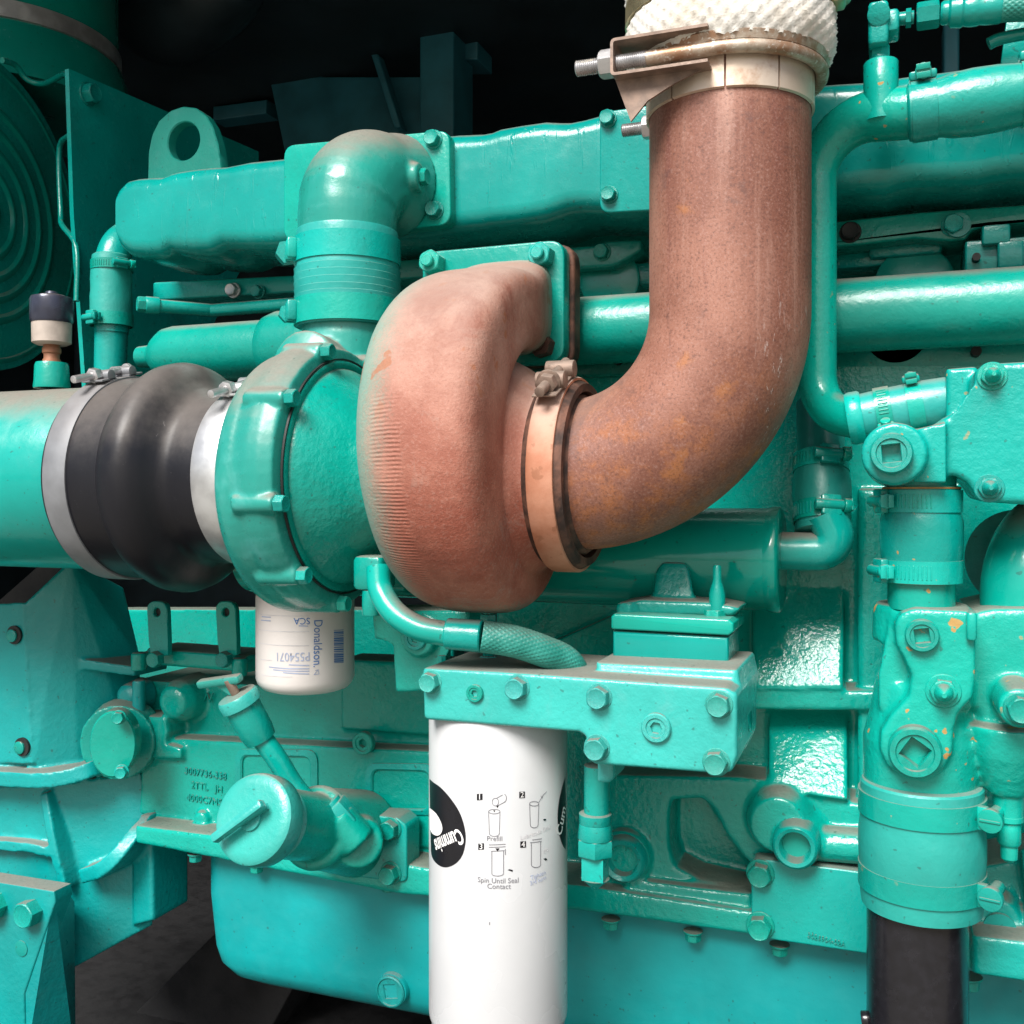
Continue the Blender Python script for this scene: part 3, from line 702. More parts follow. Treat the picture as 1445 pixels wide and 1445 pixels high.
for px, yt, yb in prof:
    a, c = P(px, yt, YM), P(px, yb, YM); h = (a.z - c.z) / 2; mid = Vector((a.x, 1.05, (a.z + c.z) / 2))
    secs.append(rrect(mid, YA, ZA, .065, h, min(.020, h * .55), 6))
b = B(); b.loft(secs); obj('manifold_body', b, M['paint_runs'], im)
def plate(parent, pts, Yf, Yb, r, mat='paint', bev=.002, name='plate'):
    return obj(name, B().pp(pts, Yf, Yb, bev, r), M[mat], parent)
plate(im, [(846, 158), (1010, 135), (1010, 292), (846, 301)], .979, 1.0, .012, name='cover_plate')
for x, y in ((858, 168), (860, 275)): fix(im, 'wbolt', x, y, .979, 19)
# ---- crossover elbow on its flange
ec = Vector((-.5145, .905, 0))
el = thing('intake_elbow', 'green cast elbow dropping from the manifold flange to the compressor outlet', 'elbow', Vector((ec.x, ec.y, CZ + .262)))
plate(el, [(400, 205), (634, 183), (636, 317), (400, 340)], .972, .99, .014, name='elbow_flange')
pts = path([Vector((ec.x, ec.y, CZ + .255)), Vector((ec.x, ec.y, CZ + .328)), Vector((ec.x + .012, .99, CZ + .328))], .052, 14)
b = B(); b.tube(pts, [.0485] + [.0495] * 3 + [.051] * (len(pts) - 4), 48)
bp_ = P(603, 243, .955); b.cyl(Vector((ec.x + .035, .94, CZ + .325)), Vector((ec.x + .062, .945, CZ + .325)), .017, .0145); b.tube([Vector((ec.x + .008, .95, CZ + .328)), Vector((ec.x + .01, .975, CZ + .328))], [.05, .058], 40)
cast('elbow_body', b, M['paint_elbow'], el, .002, 4)
fix(el, 'bolt', Vector((ec.x + .061, .945, CZ + .325)), 0, 0, .015, d=(1, 0, 0), name='port_plug')
for x, y in ((612, 197), (614, 297)): fix(el, 'wbolt', x, y, .972, 20)
# ---- sleeve hose between elbow and compressor
sh = thing('sleeve_hose', 'green painted sleeve hose below the intake elbow with two band clamps', 'hose', Vector((ec.x, ec.y, CZ + .165)))
b = B(); zz = [(.168, .0500), (.170, .0508), (.180, .0510), (.190, .0510), (.191, .0520), (.198, .0528), (.1985, .0520), (.204, .0530), (.2045, .0522), (.211, .0532), (.2115, .0524), (.218, .0532), (.2185, .0524), (.225, .0530), (.2255, .0520), (.238, .0513), (.248, .0508), (.262, .0506), (.264, .050), (.264, .047)]
b.lathe(zz, Vector((ec.x, ec.y, CZ)), ZA, 64); obj('hose_body', b, M['paint_hose'], sh)
for z, s_ in ((.243, 1), (.182, .75)):
    b = B(); b.lathe([(-.0125, .0508), (-.0125, .0532), (.0125, .0532), (.0125, .0508)], Vector((ec.x, ec.y, CZ + z)), ZA, 64, closed=True); o = obj('hose_clamp', b, M['paint'], sh)
    d = Vector((-.78, -.62, 0)).normalized(); t = ZA.cross(d); c = Vector((ec.x, ec.y, CZ + z)) + d * .056; rot = Matrix((d, t, ZA)).transposed()
    b = B(); b.box(c + t * -.004, (.010, .012, .020), .002, rot); b.box(c + t * .010, (.010, .006, .020), .002, rot); obj('lug', b, M['paint'], o)
    fix(sh, 'bolt', c + d * .002 - t * .010, 0, 0, .021 * s_, d=-t, name='clamp_bolt')
    if s_ < 1: b = B(); b.cyl(c + d * .002 - t * .008, c + d * .002 - t * .026, .0042, seg=14); obj('stud', b, M['paint'], sh)
# ------------------------------------------------------------------ cylinder head side: rail with bolts under the manifold
ch = thing('cylinder_head', 'dark green cylinder head wall and bolted rail under the manifold', 'cylinder head', P(760, 520, 1.10))
b = B(); b.poly([P(520, 310, 1.17), P(1560, 280, 1.17), P(1560, 535, 1.17), P(520, 535, 1.17)], 1.17, 1.35, 0); obj('head_wall', b, M['paint'], ch)
b = B()
b.pp([(500, 372), (838, 346), (858, 340), (905, 338), (905, 352), (890, 362), (872, 372), (862, 376), (500, 398)], 1.06, 1.11, .003, .004)
obj('rail', b, M['paint'], ch)
b = B(); b.pp([(215, 398), (420, 388), (560, 384), (560, 404), (420, 412), (215, 424)], 1.085, 1.14, .003, .004); obj('rail', b, M['paint'], ch)
b = B()
b.pp([(1130, 318), (1262, 303), (1300, 299), (1560, 280), (1560, 306), (1395, 318), (1372, 325), (1362, 338), (1340, 340), (1290, 336), (1210, 346), (1130, 352)], 1.045, 1.11, .003, .004)
obj('rail', b, M['paint'], ch)
for x, y, Y, s_, mt in ((850, 356, 1.06, 19, 'paint'), (1200, 328, 1.045, 22, 'black_gap'), (1345, 318, 1.045, 24, 'paint'), (330, 410, 1.08, 16, 'alu'), (716, 400, 1.08, 18, 'paint'), (365, 412, 1.08, 15, 'paint')): fix(ch, 'wbolt', x, y, Y, s_, M[mt])
b = B(); b.pbox(1386, 318, 1426, 342, 1.03, 1.1); b.pbox(1362, 340, 1560, 378, 1.04, 1.12); b.pbox(1408, 341, 1445, 376, 1.03, 1.1); b.yl(1352, 317, 1.04, [(1.04, 17), (1.10, 17)])
obj('bracket_block', b, M['paint'], ch)
b = B(); b.yl(1378, 362, 1.028, [(1.028, 5.5), (1.06, 5.5)]); obj('bolt_hole_disc', b, M['black_gap'], ch)  # solid black disc stands in for the shade inside a hole
b = B(); b.yl(1290, 400, 1.075, [(1.075, 50), (1.076, 53), (1.12, 53)]); obj('core_plug', b, M['paint_smooth'], ch)
b = B(); b.yl(860, 395, 1.08, [(1.08, 40), (1.081, 43), (1.12, 43)]); obj('core_plug', b, M['paint_smooth'], ch)
b = B(); b.pbox(1226, 345, 1330, 357, 1.07, 1.12, .004); b.pbox(1180, 357, 1290, 372, 1.08, 1.12, .004); obj('casting_step', b, M['paint_cast'], ch); b = B(); b.pbox(805, 378, 925, 400, 1.085, 1.12, .004); obj('casting_step', b, M['paint_cast'], ch)
# strip below the exhaust manifold
b = B(); b.pp([(795, 492), (940, 486), (940, 524), (900, 530), (795, 532)], 1.02, 1.06, .003, .004); obj('lower_strip', b, M['paint'], ch); b = B(); b.pp([(1175, 475), (1300, 470), (1350, 478), (1560, 468), (1560, 520), (1175, 522)], 1.03, 1.07, .003, .004)
obj('lower_strip', b, M['paint'], ch)
for x, y in ((871, 508), (1378, 495)): b = B(); b.yl(x, y, 1.015, [(1.015, 7), (1.04, 7)]); obj('bolt_hole_disc', b, M['black_gap'], ch)  # black discs, hole shade put in as colour
b = B(); b.yl(1265, 470, 1.03, [(1.03, 42), (1.031, 45), (1.06, 45)]); obj('core_plug', b, M['paint_smooth'], ch)

# ------------------------------------------------------------------ exhaust manifold log
xm = thing('exhaust_manifold', 'dusty green exhaust manifold tube running behind the turbine and elbow', 'exhaust manifold', P(700, 450, .99))
def XP(px, Y): return P(px, HOR, Y).x
ze = CZ + .166
b = B()
pr = [(XP(196, .99), .008), (XP(198, .99), .0125), (XP(214, .99), .0135), (XP(216, .99), .0145), (XP(226, .99), .024), (XP(238, .99), .0315), (XP(250, .99), .0335), (XP(380, .99), .0335), (XP(384, .99), .038), (XP(398, .99), .042), (XP(470, .99), .042), (XP(480, .99), .034), (XP(1600, .99), .0335)]
b.lathe(pr, Vector((0, .99, ze)), XA, 48)
obj('manifold_tube', b, M['paint'], xm)
b = B(); c = Vector((-.355, .96, CZ + .178)); b.loft([rrect(Vector((c.x, Y, c.z - e * .01)), XA, ZA, .058 - e * .012, .045 - e * .01, .02 - e * .004) for Y, e in ((.938, 0), (.955, .5), (.98, 1), (1.0, 1))])
cast('outlet_neck', b, M['paint'], xm, .003, 3)
b = B(); b.box((0.05, .9925, ze + .0335), (.62, .006, .0016), .0007); obj('casting_seam', b, M['paint'], xm)
# small pipe with hex plug left
sp_ = thing('small_tube', 'thin green tube with hex end behind the left hose', 'tube', P(235, 432, 1.03))
a0, a1 = P(205, 430, 1.0), P(300, 438, 1.06); b = B(); b.tube([a0, a1, a1 + XA * .2], S(9.5, 220, 1.0), 20); b.cyl(a0, a0 + (a1 - a0).normalized() * .016, S(12, 200, 1.0), seg=24); obj('tube_body', b, M['paint'], sp_)
fix(sp_, 'bolt', a0, 0, 0, .0165, d=(a0 - a1), name='hex_plug')

# ------------------------------------------------------------------ upper left: air cleaner, bracket plate, lifting eye, breather hose
ac = thing('air_cleaner', 'big round air cleaner end with pressed concentric ribs at upper left edge', 'air cleaner', P(-60, 520, 1.25))
c = P(-38, 296, 1.13); b = B(); R0 = .222
pr = [(-.5, R0), (.0, R0), (.004, R0 + .006), (.012, R0 + .006), (.016, R0), (.016, R0 - .004), (.008, R0 - .012), (.008, R0 - .044), (.004, R0 - .048)]
r = R0 - .048
for k in range(4): pr += [(.004, r), (.013, r - .005), (.018, r - .012), (.018, r - .017), (.012, r - .024), (.005, r - .028)]; r -= .030
pr += [(.004, r), (.02, r - .02), (.022, .01)]
b.lathe(pr, c, Vector((1, .16, 0)), 96); obj('canister', b, M['paint_smooth'], ac)
b = B(); b.lathe([(-.012, R0 + .001), (-.012, R0 + .012), (.001, R0 + .014), (.014, R0 + .012), (.014, R0 - .008)], c, Vector((1, .16, 0)), 96); obj('rim', b, M['paint'], ac)
b = B(); b.tube(smooth_path([P(3, 85, 1.12), P(22, 92, 1.15), P(38, 112, 1.17), P(62, 118, 1.18), P(90, 105, 1.16), P(98, 112, 1.13)], 5), S(4, 50, 1.15), 10); b.tube(smooth_path([P(100, 190, 1.13), P(84, 210, 1.16), P(86, 300, 1.15), P(88, 318, 1.14), P(108, 350, 1.13), P(108, 425, 1.12)], 5), S(4, 50, 1.15), 10)
obj('clamp_strip', b, M['paint'], ac)
ad = thing('air_cleaner_duct', 'dim green vertical duct with silver band at top left corner', 'duct', P(60, 110, 1.35))
b = B(); b.vl(10, 1.35, [(165, 172), (150, 170), (112, 160), (92, 153), (90, 148), (-80, 146)], 64); obj('duct_body', b, M['paint_smooth'], ad)
b = B(); b.vl(10, 1.35, [(88, 147), (87, 152), (64, 151), (63, 147)], 64); obj('band', b, M['alu'], ad)
b = B(); pt = smooth_path([P(150, -60, 1.7), P(205, 10, 1.66), P(240, 30, 1.64), P(300, -10, 1.62), P(330, -60, 1.62)], 6); b.tube(pt, S(58, 220, 1.65), 36)
tag(obj('air_duct', b, M['enclosure_paint']), 'dark curved air duct in the gloom beside the silver-banded duct', 'duct')
bkp = thing('bracket_plate', 'green triangular bracket plate with one bolt between air cleaner and manifold', 'bracket', P(110, 560, 1.1))
xb = P(100, 300, 1.12).x; b = B()
def at_x(px, py, X):        # point of a plane X = const seen at that pixel
    dx = (px - CX) / F; Y = X * (ca + dx * sa) / (-sa + dx * ca); return P(px, py, Y)
q = [at_x(97, 97, xb), at_x(365, 214, xb), at_x(365, 330, xb), at_x(250, 560, xb), at_x(122, 560, xb), at_x(104, 300, xb)]
b.rings([[Vector((p.x - .007, p.y, p.z)) for p in q], [p for p in q]]); obj('plate', b, M['paint'], bkp)
p = at_x(123, 133, xb); fix(bkp, 'wbolt', p, 0, 0, S(24, 123, p.y), d=(1, 0, 0))
le = thing('lifting_eye', 'green steel lifting eye with oval hole standing behind the manifold', 'lifting eye', P(258, 245, 1.13))
Yl = 1.13; hc = P(259, 199, Yl)
out = [P(*q, Yl) for q in [(208, 262), (209, 215), (214, 190), (224, 170), (240, 156), (258, 150), (276, 152), (290, 162), (300, 178), (308, 205), (316, 262)]]
b = B(); b.ringplate(out, hc, S(27, 259, Yl), Yl, Yl + .016, 56, .0015)
for v in b.bm.verts:
    pass
obj('eye_plate', b, M['paint_dull'], le)
bh = thing('breather_hose', 'green elbow hose with worm clamp at left under the manifold end', 'hose', P(155, 540, 1.05))
b = B(); b.tube(path([P(158, 470, 1.05), P(158, 345, 1.05), P(215, 320, 1.12)], .05, 10), S(23, 158, 1.05), 32); b.tube([P(155, 560, 1.05), P(157, 468, 1.05)], S(22, 155, 1.05), 32); obj('pipe', b, M['paint'], bh)
b = B(); b.vl(157, 1.05, [(455, 26), (454, 28), (420, 28.5), (410, 27.5), (395, 28), (375, 27), (362, 25.5), (360, 23)]); obj('hose_body', b, M['paint_hose'], bh)
cc = P(157, 452, 1.05); worm_clamp(bh, cc, ZA, S(28.5, 157, 1.05), .016, (-.2, -1, 0), M['paint'], .9)
cc = P(158, 376, 1.05); worm_clamp(bh, cc, ZA, S(27.5, 157, 1.05), .012, (.9, -.4, 0), M['paint'], .9)

# ------------------------------------------------------------------ right top: coolant pipe, hose, tee, braided line
YC = .93; rc = .0190
cp = thing('coolant_pipe', 'slim green coolant pipe running down beside the exhaust elbow', 'pipe', P(1155, 600, YC))
tp = P(1240, 163, YC - .01)
pts = path([P(1310, 157, YC - .02), P(1153, 170, YC), P(1153, 580, YC), P(1222, 594, YC - .04)], [.046, .040], 14)
b = B(); b.tube(pts, [S(35 - 8 * min(1, max(0, (i - 1) / 13)), 1180, YC) for i in range(len(pts))], 32)
obj('pipe_body', b, M['paint_flecked'], cp)
b = B(); b.vl(1243, YC - .02, [(172, 24), (124, 23.5), (90, 23.5), (88, 22), (86, 15)], 40); obj('boss', b, M['paint_flecked'], cp)
th_ = thing('hose_tee', 'green brass tee fitting with hex adapter above the coolant pipe', 'fitting', P(1243, 88, YC - .02))
b = B(); b.cyl(P(1241, 87, .91), P(1241, 80, .91), S(13, 1241, .91), bev=.0005, seg=20); b.cyl(P(1241, 82, .91), P(1241, 66, .91), S(14, 1241, .91), bev=.001, seg=6); b.cyl(P(1241, 68, .91), P(1241, 55, .91), S(10, 1241, .91), seg=20); obj('hex_nipple', b, M['paint'], th_)
b = B(); b.pbox(1225, 2, 1254, 58, .893, .927, .003); b.pbox(1250, 12, 1269, 41, .896, .924, .003); b.cyl(P(1240, 20, .893), P(1240, 20, .889), .009, seg=20); obj('tee_body', b, M['paint_cast'], th_)
b = B(); b.cyl(P(1268, 27, .91), P(1290, 24, .91), S(9, 1280, .91), seg=20); b.cyl(P(1278, 26, .91), P(1286, 25, .91), S(13, 1280, .91), bev=.0005, seg=6); b.cyl(P(1293, 24, .91), P(1326, 19, .91), S(19, 1310, .91), bev=.002, seg=6); obj('hex_adapter', b, M['paint'], th_)
bl = thing('braided_hose', 'thin braided hose with crimped end leaving to the top right corner', 'hose', P(1380, 15, .91))
b = B(); q0, q1 = P(1327, 19, .91), P(1392, 13, .91); dv = q1 - q0
b.lathe([(0, .008), (.002, .0095), (.006, .0095), (.008, .012), (.016, .0128), (.018, .0115), (.022, .0125), (.028, .0125), (.03, .0115), (.034, .0122), (.044, .0122), (.046, .011)], q0, dv, 28); obj('crimp', b, M['paint'], bl)
def braid_tube(pts, r, pitch=.011, nn=10):
    b = B(); n = len(pts); seg = 110; T = [(pts[min(i + 1, n - 1)] - pts[max(i - 1, 0)]).normalized() for i in range(n)]
    u = T[0].orthogonal().normalized(); R = []; L = 0
    for i in range(n):
        if i: L += (pts[i] - pts[i - 1]).length
        u = (u - T[i] * u.dot(T[i])).normalized(); v = T[i].cross(u); row = []
        for k in range(seg):
            a = 2 * math.pi * k / seg; h = max(math.sin(nn * a + L / pitch * 6.28), math.sin(nn * a - L / pitch * 6.28))
            row.append(pts[i] + (u * math.cos(a) + v * math.sin(a)) * (r + h * .0004))
        R.append(row)
    return b.rings(R)
def resample(pts, step):
    out = [pts[0]]; acc = 0
    for a, c in zip(pts, pts[1:]):
        d = (c - a).length; t = step - acc
        while t < d: out.append(a.lerp(c, t / d)); t += step
        acc = (acc + d) % step
    return out
e0 = q0 + dv.normalized() * .045
obj('braid', braid_tube(resample(smooth_path([e0, P(1430, 10, .91), P(1500, 8, .91), P(1600, 12, .91)], 12), .0009), .0108, .0052, 18), M['braid'], bl)
# coolant hose with clamps
uh = thing('coolant_hose', 'fat glossy green coolant hose with two worm clamps at upper right edge', 'hose', P(1370, 200, .90))
a0, a1 = P(1280, 160, .905), P(1600, 108, .905); dv = (a1 - a0).normalized()
k = S(1, 1350, .905)
b = B(); b.lathe([(0, 34 * k), (.001, 38 * k), (.002, 40 * k), (.022, 40 * k), (.026, 40.5 * k), (.034, 44 * k), (.05, 46 * k), (.068, 45 * k), (.08, 42.5 * k), (.088, 41.5 * k), (.3, 42 * k)], a0, dv, 56); obj('hose_body', b, M['paint_flecked'], uh)
worm_clamp(uh, a0 + dv * .013, dv, 40.3 * k, .019, (.0, -.25, 1), M['paint'], 1.0)
worm_clamp(uh, a0 + dv * .094, dv, 42.2 * k, .019, (.0, -.25, 1), M['paint'], 1.0)
b = B(); b.tube(smooth_path([P(1395, 62, .93), P(1410, 55, .93), P(1445, 48, .93), P(1500, 40, .93)], 5), .005, 12); b.pp([(1420, 30), (1500, 10), (1500, 90), (1412, 92)], .95, .956, .001)
tag(obj('retaining_bracket', b, M['paint']), 'small green bracket and rod behind the hose clamp at top right', 'bracket')
# ------------------------------------------------------------------ engine block wall
eb = thing('engine_block', 'green cast engine block wall with pockets, bosses and ledges', 'engine block', P(720, 1330, 1.05))
b = B()
b.pp([(186, 960), (620, 975), (1250, 700), (1560, 640), (1560, 1395), (1240, 1348), (186, 1190)], 1.02, 1.16, 0)
b.pp([(700, 505), (1560, 505), (1560, 900), (700, 900)], 1.03, 1.16, 0)          # upper wall behind the oil cooler
b.pp([(100, 860), (640, 860), (640, 960), (186, 960)], 1.26, 1.3, 0)                # recessed wall behind the compressor
# --- right half: two facets with a ledge
b.hull([P(1062, 790, 1.045), P(1192, 790, 1.045), P(1192, 800, 1.03), P(1062, 800, 1.03), P(1190, 972, .975), P(1062, 972, .975), P(1190, 975, 1.06), P(1062, 975, 1.06)])
b.pp([(1040, 972), (1245, 975), (1245, 1004), (1040, 1002)], .978, 1.06, .004)
b.hull([P(1085, 1000, 1.02), P(1196, 1002, 1.02), P(1196, 1130, .968), P(1085, 1112, .968), P(1085, 1000, 1.06), P(1196, 1002, 1.06), P(1196, 1130, 1.06), P(1085, 1112, 1.06)])
b.pp([(1210, 690), (1262, 690), (1262, 1130), (1210, 1130)], .985, 1.05, .006)
# lower shelf with the ports
b.pp([(820, 1092), (1042, 1096), (1095, 1102), (1150, 1112), (1180, 1130), (1260, 1138), (1260, 1232), (1062, 1228), (1062, 1222), (1050, 1212), (1024, 1178), (1006, 1142), (990, 1128), (948, 1130), (944, 1145), (944, 1195), (952, 1222), (985, 1240), (1062, 1258), (1062, 1300), (820, 1262)], .975, 1.06, .005)
b.pp([(880, 1240), (1062, 1262), (1062, 1290), (880, 1262)], .965, 1.05, .004)
b.hull([P(1004, 1130, .985), P(1062, 1132, .975), P(1062, 1218, .975), P(1018, 1150, 1.02), P(1062, 1225, 1.02), P(1004, 1130, 1.02)])
b.yl(1123, 1192, .945, [(.945, 29), (.948, 33), (.955, 36), (.975, 44), (1.0, 52)]); b.yl(1098, 1165, .95, [(.95, 38), (.96, 45), (1.0, 60)])
b.cyl(P(1123, 1188, .965), P(1290, 1200, .965), S(24, 1200, .965))
b.yl(880, 1210, .965, [(.965, 34), (.97, 38), (1.0, 40)])
b.vl(977, .985, [(1262, 15), (1240, 15), (1234, 12), (1232, 5)])
# --- left half
b.pp([(200, 1040), (610, 1060), (612, 1200), (440, 1180), (195, 1150)], .995, 1.06, .004)
b.pp([(190, 1010), (232, 1012), (236, 1034), (232, 1050), (255, 1056), (255, 1072), (200, 1070)], .985, 1.06, .003)
b.yl(240, 992, .985, [(.985, 14), (.988, 22), (1.0, 30), (1.04, 34)])
b.pp([(480, 930), (625, 935), (625, 1040), (480, 1030)], 1.01, 1.06, .004)
b.pp([(205, 915), (350, 925), (352, 950), (205, 938)], 1.00, 1.06, .004)
for x, y in ((196, 932), (338, 940)): b.vl(x, .99, [(y + 14, 11), (y - 10, 11), (y - 12, 9)])
b.yl(281, 1158, .985, [(.985, 8), (.988, 12), (1.03, 14)])
# rail above the pan
b.pp([(190, 1165), (430, 1195), (640, 1232), (820, 1250), (1260, 1318), (1560, 1360), (1560, 1400), (1240, 1346), (820, 1286), (560, 1262), (190, 1190)], .958, 1.05, .003)
blk = cast('block_casting', b, M['paint_hammer'], eb, .0024, 3)
# pockets as inset panels (walls with depth are cut by frames standing proud)
def pocket(x0, y0, x1, y1, Yf, dep, r=.01):
    o = rounded([P(x0 - 10, y0 - 9, Yf), P(x1 + 10, y0 - 8, Yf), P(x1 + 10, y1 + 10, Yf), P(x0 - 10, y1 + 9, Yf)], r + .004, 6)
    i = rounded([P(x0, y0, Yf), P(x1, y0 + 2, Yf), P(x1, y1 + 2, Yf), P(x0, y1, Yf)], r, 6)
    f = lambda L, Y, k=0: [Vector((p.x, Y, p.z)) for p in L]
    b = B(); b.rings([f(o, Yf + .006), f(o, Yf + .0005), f(o, Yf - .0005), f([a.lerp(c, .8) for a, c in zip(o, i)], Yf - .002), f(i, Yf - .0005), f(i, Yf + .0015), f(i, Yf + .0035)])
    return b
for t in ((342, 1066, 438, 1118), (526, 1086, 606, 1140)): obj('casting_pocket', pocket(*t, .9935, .004), M['paint_cast'], eb)
for x, y, s_ in ((514, 1048, 32),): fix(eb, 'hexs', x, y, .990, s_)
b = B(); b.yl(1123, 1192, .94, [(.948, 18), (.934, 20), (.931, 22), (.930, 27), (.9315, 30), (.935, 32), (.955, 34)]); obj('port_rim', b, M['paint'], eb)
b = B(); b.yl(1123, 1192, .9435, [(.9435, 21), (.95, 21)]); obj('port_bottom', b, M['paint_dull'], eb)
b = B(); b.yl(880, 1212, .962, [(.97, 18), (.957, 22), (.955, 28), (.958, 32), (.97, 34)]); obj('port_rim', b, M['paint'], eb)
# access plate
ap = thing('access_plate', 'flat green access plate with two hex bolts low on the block', 'cover plate', P(1140, 1340, .955))
plate(ap, [(1060, 1212), (1090, 1214), (1260, 1236), (1260, 1352), (1060, 1322)], .951, .97, .006, name='plate_body')
for x, y in ((1073, 1232), (1073, 1306)): fix(ap, 'wbolt', x, y, .951, 29)
def text_mesh(txt, size, font_shear=0, ext=0.0, bold=0.0):
    cu = bpy.data.curves.new('t', 'FONT'); cu.body = txt; cu.size = size; cu.align_x = 'CENTER'; cu.align_y = 'CENTER'; cu.extrude = ext * 1.6; cu.shear = font_shear
    cu.resolution_u = 3; cu.offset = bold * size
    o = bpy.data.objects.new('t', cu); SC.collection.objects.link(o); dg = bpy.context.evaluated_depsgraph_get()
    me = bpy.data.meshes.new_from_object(o.evaluated_get(dg), depsgraph=dg); bpy.data.objects.remove(o); bpy.data.curves.remove(cu)
    return me
def cast_text(parent, txt, px, py, Y, h, mat, rotz=0.0, name='casting_mark'):
    me = text_mesh(txt, S(h, px, Y) * 1.35, 0, .0007)
    Mx = Matrix.Translation(P(px, py, Y)) @ Matrix.Rotation(math.radians(90), 4, 'X') @ Matrix.Rotation(rotz, 4, 'Z')
    me.transform(Mx); return obj(name, me, mat, parent)
for i, t in enumerate(('3007736-338', '2TTL   JH', '4000C7M585')): cast_text(eb, t, 290 + 2 * i, 1092 + i * 19, .9945, 10, M['paint'], -.03)
cast_text(eb, '7W', 288, 985, 1.015, 15, M['paint'])
cast_text(ap, '3026904-02A', 1166, 1326, .9505, 7, M['paint'], -.11)
# pipe tabs on the block
for nm, x0, y0, lb in (('strap_tab', 221, 864, 'upright green strap tab with bolt hole, farther from the white coolant filter'), ('strap_tab', 318, 864, 'upright green strap tab with bolt hole, nearest the white coolant filter')):
    t = thing(nm, lb, 'bracket tab', P(x0, 930, .985), 'strap tabs on the block')
    out = rounded([P(x0 - 15, y0 - 16, .985), P(x0 + 14, y0 - 15, .985), P(x0 + 17, y0 + 62, .985), P(x0 - 10, y0 + 62, .985)], [.012, .012, .004, .004], 6)
    obj('tab', B().ringplate(out, P(x0, y0, .985), S(6, x0, .985), .985, .992, 40), M['paint'], t)
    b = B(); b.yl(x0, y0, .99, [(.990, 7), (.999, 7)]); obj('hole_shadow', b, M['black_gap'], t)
    fix(t, 'bolt', x0 + 1, y0 + 66, .983, 20)
# ------------------------------------------------------------------ oil pan
op = thing('oil_pan', 'deep smooth green oil pan along the bottom of the engine', 'oil pan', P(760, 1445, 1.0))
zt_, zb_ = P(400, 1222, .985).z, P(400, 1416, .985).z
xl_, xr_ = P(282, 1250, .985).x, .75
secs = []
for X, ins in ((xl_, .0), ):
    pass
def pan_ring(z, ins, r): return [Vector((p.x, p.y, z)) for p in rrect(Vector(((xl_ + xr_) / 2, .985 + .2, 0)), XA, YA, (xr_ - xl_) / 2 - ins, .2 - ins * .8, r, 8)]
b = B(); b.rings([pan_ring(zt_ + .02, 0, .03), pan_ring(zt_ - .05, .001, .028), pan_ring(zb_ + .045, .005, .03), pan_ring(zb_ + .026, .009, .032), pan_ring(zb_ + .012, .018, .036), pan_ring(zb_ + .003, .034, .04), pan_ring(zb_, .056, .05)])
obj('pan_body', b, M['paint_pan'], op)
b = B(); b.yl(552, 1398, .983, [(.983, 23), (.985, 24), (1.01, 25)]); obj('plug_seat', b, M['paint_pan'], op); fix(op, 'sq2', 552, 1398, .984, 44, M['paint_pan'], spin=.2)
for x, y in ((276, 1212), (362, 1227), (548, 1253), (862, 1305), (978, 1322), (1100, 1341)):
    p = P(x, y - 8, .972); fix(op, 'wbolt', p, 0, 0, .0135, d=(0, 0, -1))
# ------------------------------------------------------------------ flywheel housing, lower left
fh = thing('flywheel_housing', 'green cast flywheel housing at lower left with curved ribs', 'flywheel housing', P(110, 1370, .98))
b = B()
def H(*pts): b.hull([P(*p) for p in pts])
H((-60, 855, .93), (32, 850, .93), (45, 1078, .93), (-60, 1075, .93), (-60, 855, .97), (32, 850, .97), (45, 1078, .97), (-60, 1075, .97))
H((35, 852, .932), (100, 790, .96), (175, 830, 1.04), (200, 935, 1.04), (190, 1075, 1.02), (110, 1085, .965), (48, 1078, .932), (100, 790, 1.1), (48, 1078, 1.05), (35, 852, 1.05))
H((-60, 1110, .95), (55, 1110, .95), (200, 1090, 1.0), (215, 1180, 1.0), (215, 1305, 1.0), (190, 1312, 1.0), (105, 1365, .965), (72, 1270, .95), (-60, 1250, .95), (-60, 1110, 1.1), (215, 1180, 1.1), (105, 1365, 1.1), (215, 1305, 1.1))
# curved lips
def lip(pts, Yo, Yi, th):
    pts = smooth_path([P(x, y, Y) for x, y, Y in pts], 6); R = []
    n = len(pts)
    for i, p in enumerate(pts):
        t = (pts[min(i + 1, n - 1)] - pts[max(i - 1, 0)]).normalized(); nrm = YA.cross(t).normalized()
        R.append([p + nrm * th / 2, p - nrm * th / 2, p - nrm * th / 2 + YA * Yi, p + nrm * th / 2 + YA * Yi])
    b.rings(R)
lip([(-60, 1095, .915), (40, 1102, .915), (90, 1098, .925), (130, 1085, .945), (150, 1078, .97)], 0, .09, .018)
lip([(205, 1150, .985), (190, 1172, .965), (165, 1205, .945), (140, 1228, .94), (112, 1238, .95)], 0, .08, .017)
lip([(62, 930, .955), (190, 948, .985)], 0, .06, .012)
b.pp([(186, 1180), (214, 1185), (216, 1300), (186, 1308)], .985, 1.05, .004)
lip([(-60, 1190, .935), (30, 1196, .935), (68, 1204, .938)], 0, .05, .012)
lip([(60, 1120, .945), (72, 1190, .938), (88, 1255, .942)], 0, .06, .012)
b.yl(175, 985, .985, [(.985, 10), (.99, 18), (1.02, 24)]); b.vl(196, .985, [(1010, 9), (960, 9)])
cast('housing_casting', b, M['paint_housing'], fh, .0022, 2)
b = B(); c = P(172, 1045, .95)
b.lathe([(0, .045), (.001, .043), (-.03, .048)], P(165, 1048, .965), Vector((.35, -.85, 0)), 40)
cast('cover_boss', b, M['paint'], fh, .0025, 3)
cv = B(); dd = Vector((.42, -.9, 0)).normalized(); cc = P(160, 1050, .925); u = dd.cross(ZA).normalized()
out = [cc + ZA * (math.sin(t) * S(47, 160, .93)) + u * (math.cos(t) * S(32, 160, .93)) for t in [2 * math.pi * k / 40 for k in range(40)]]
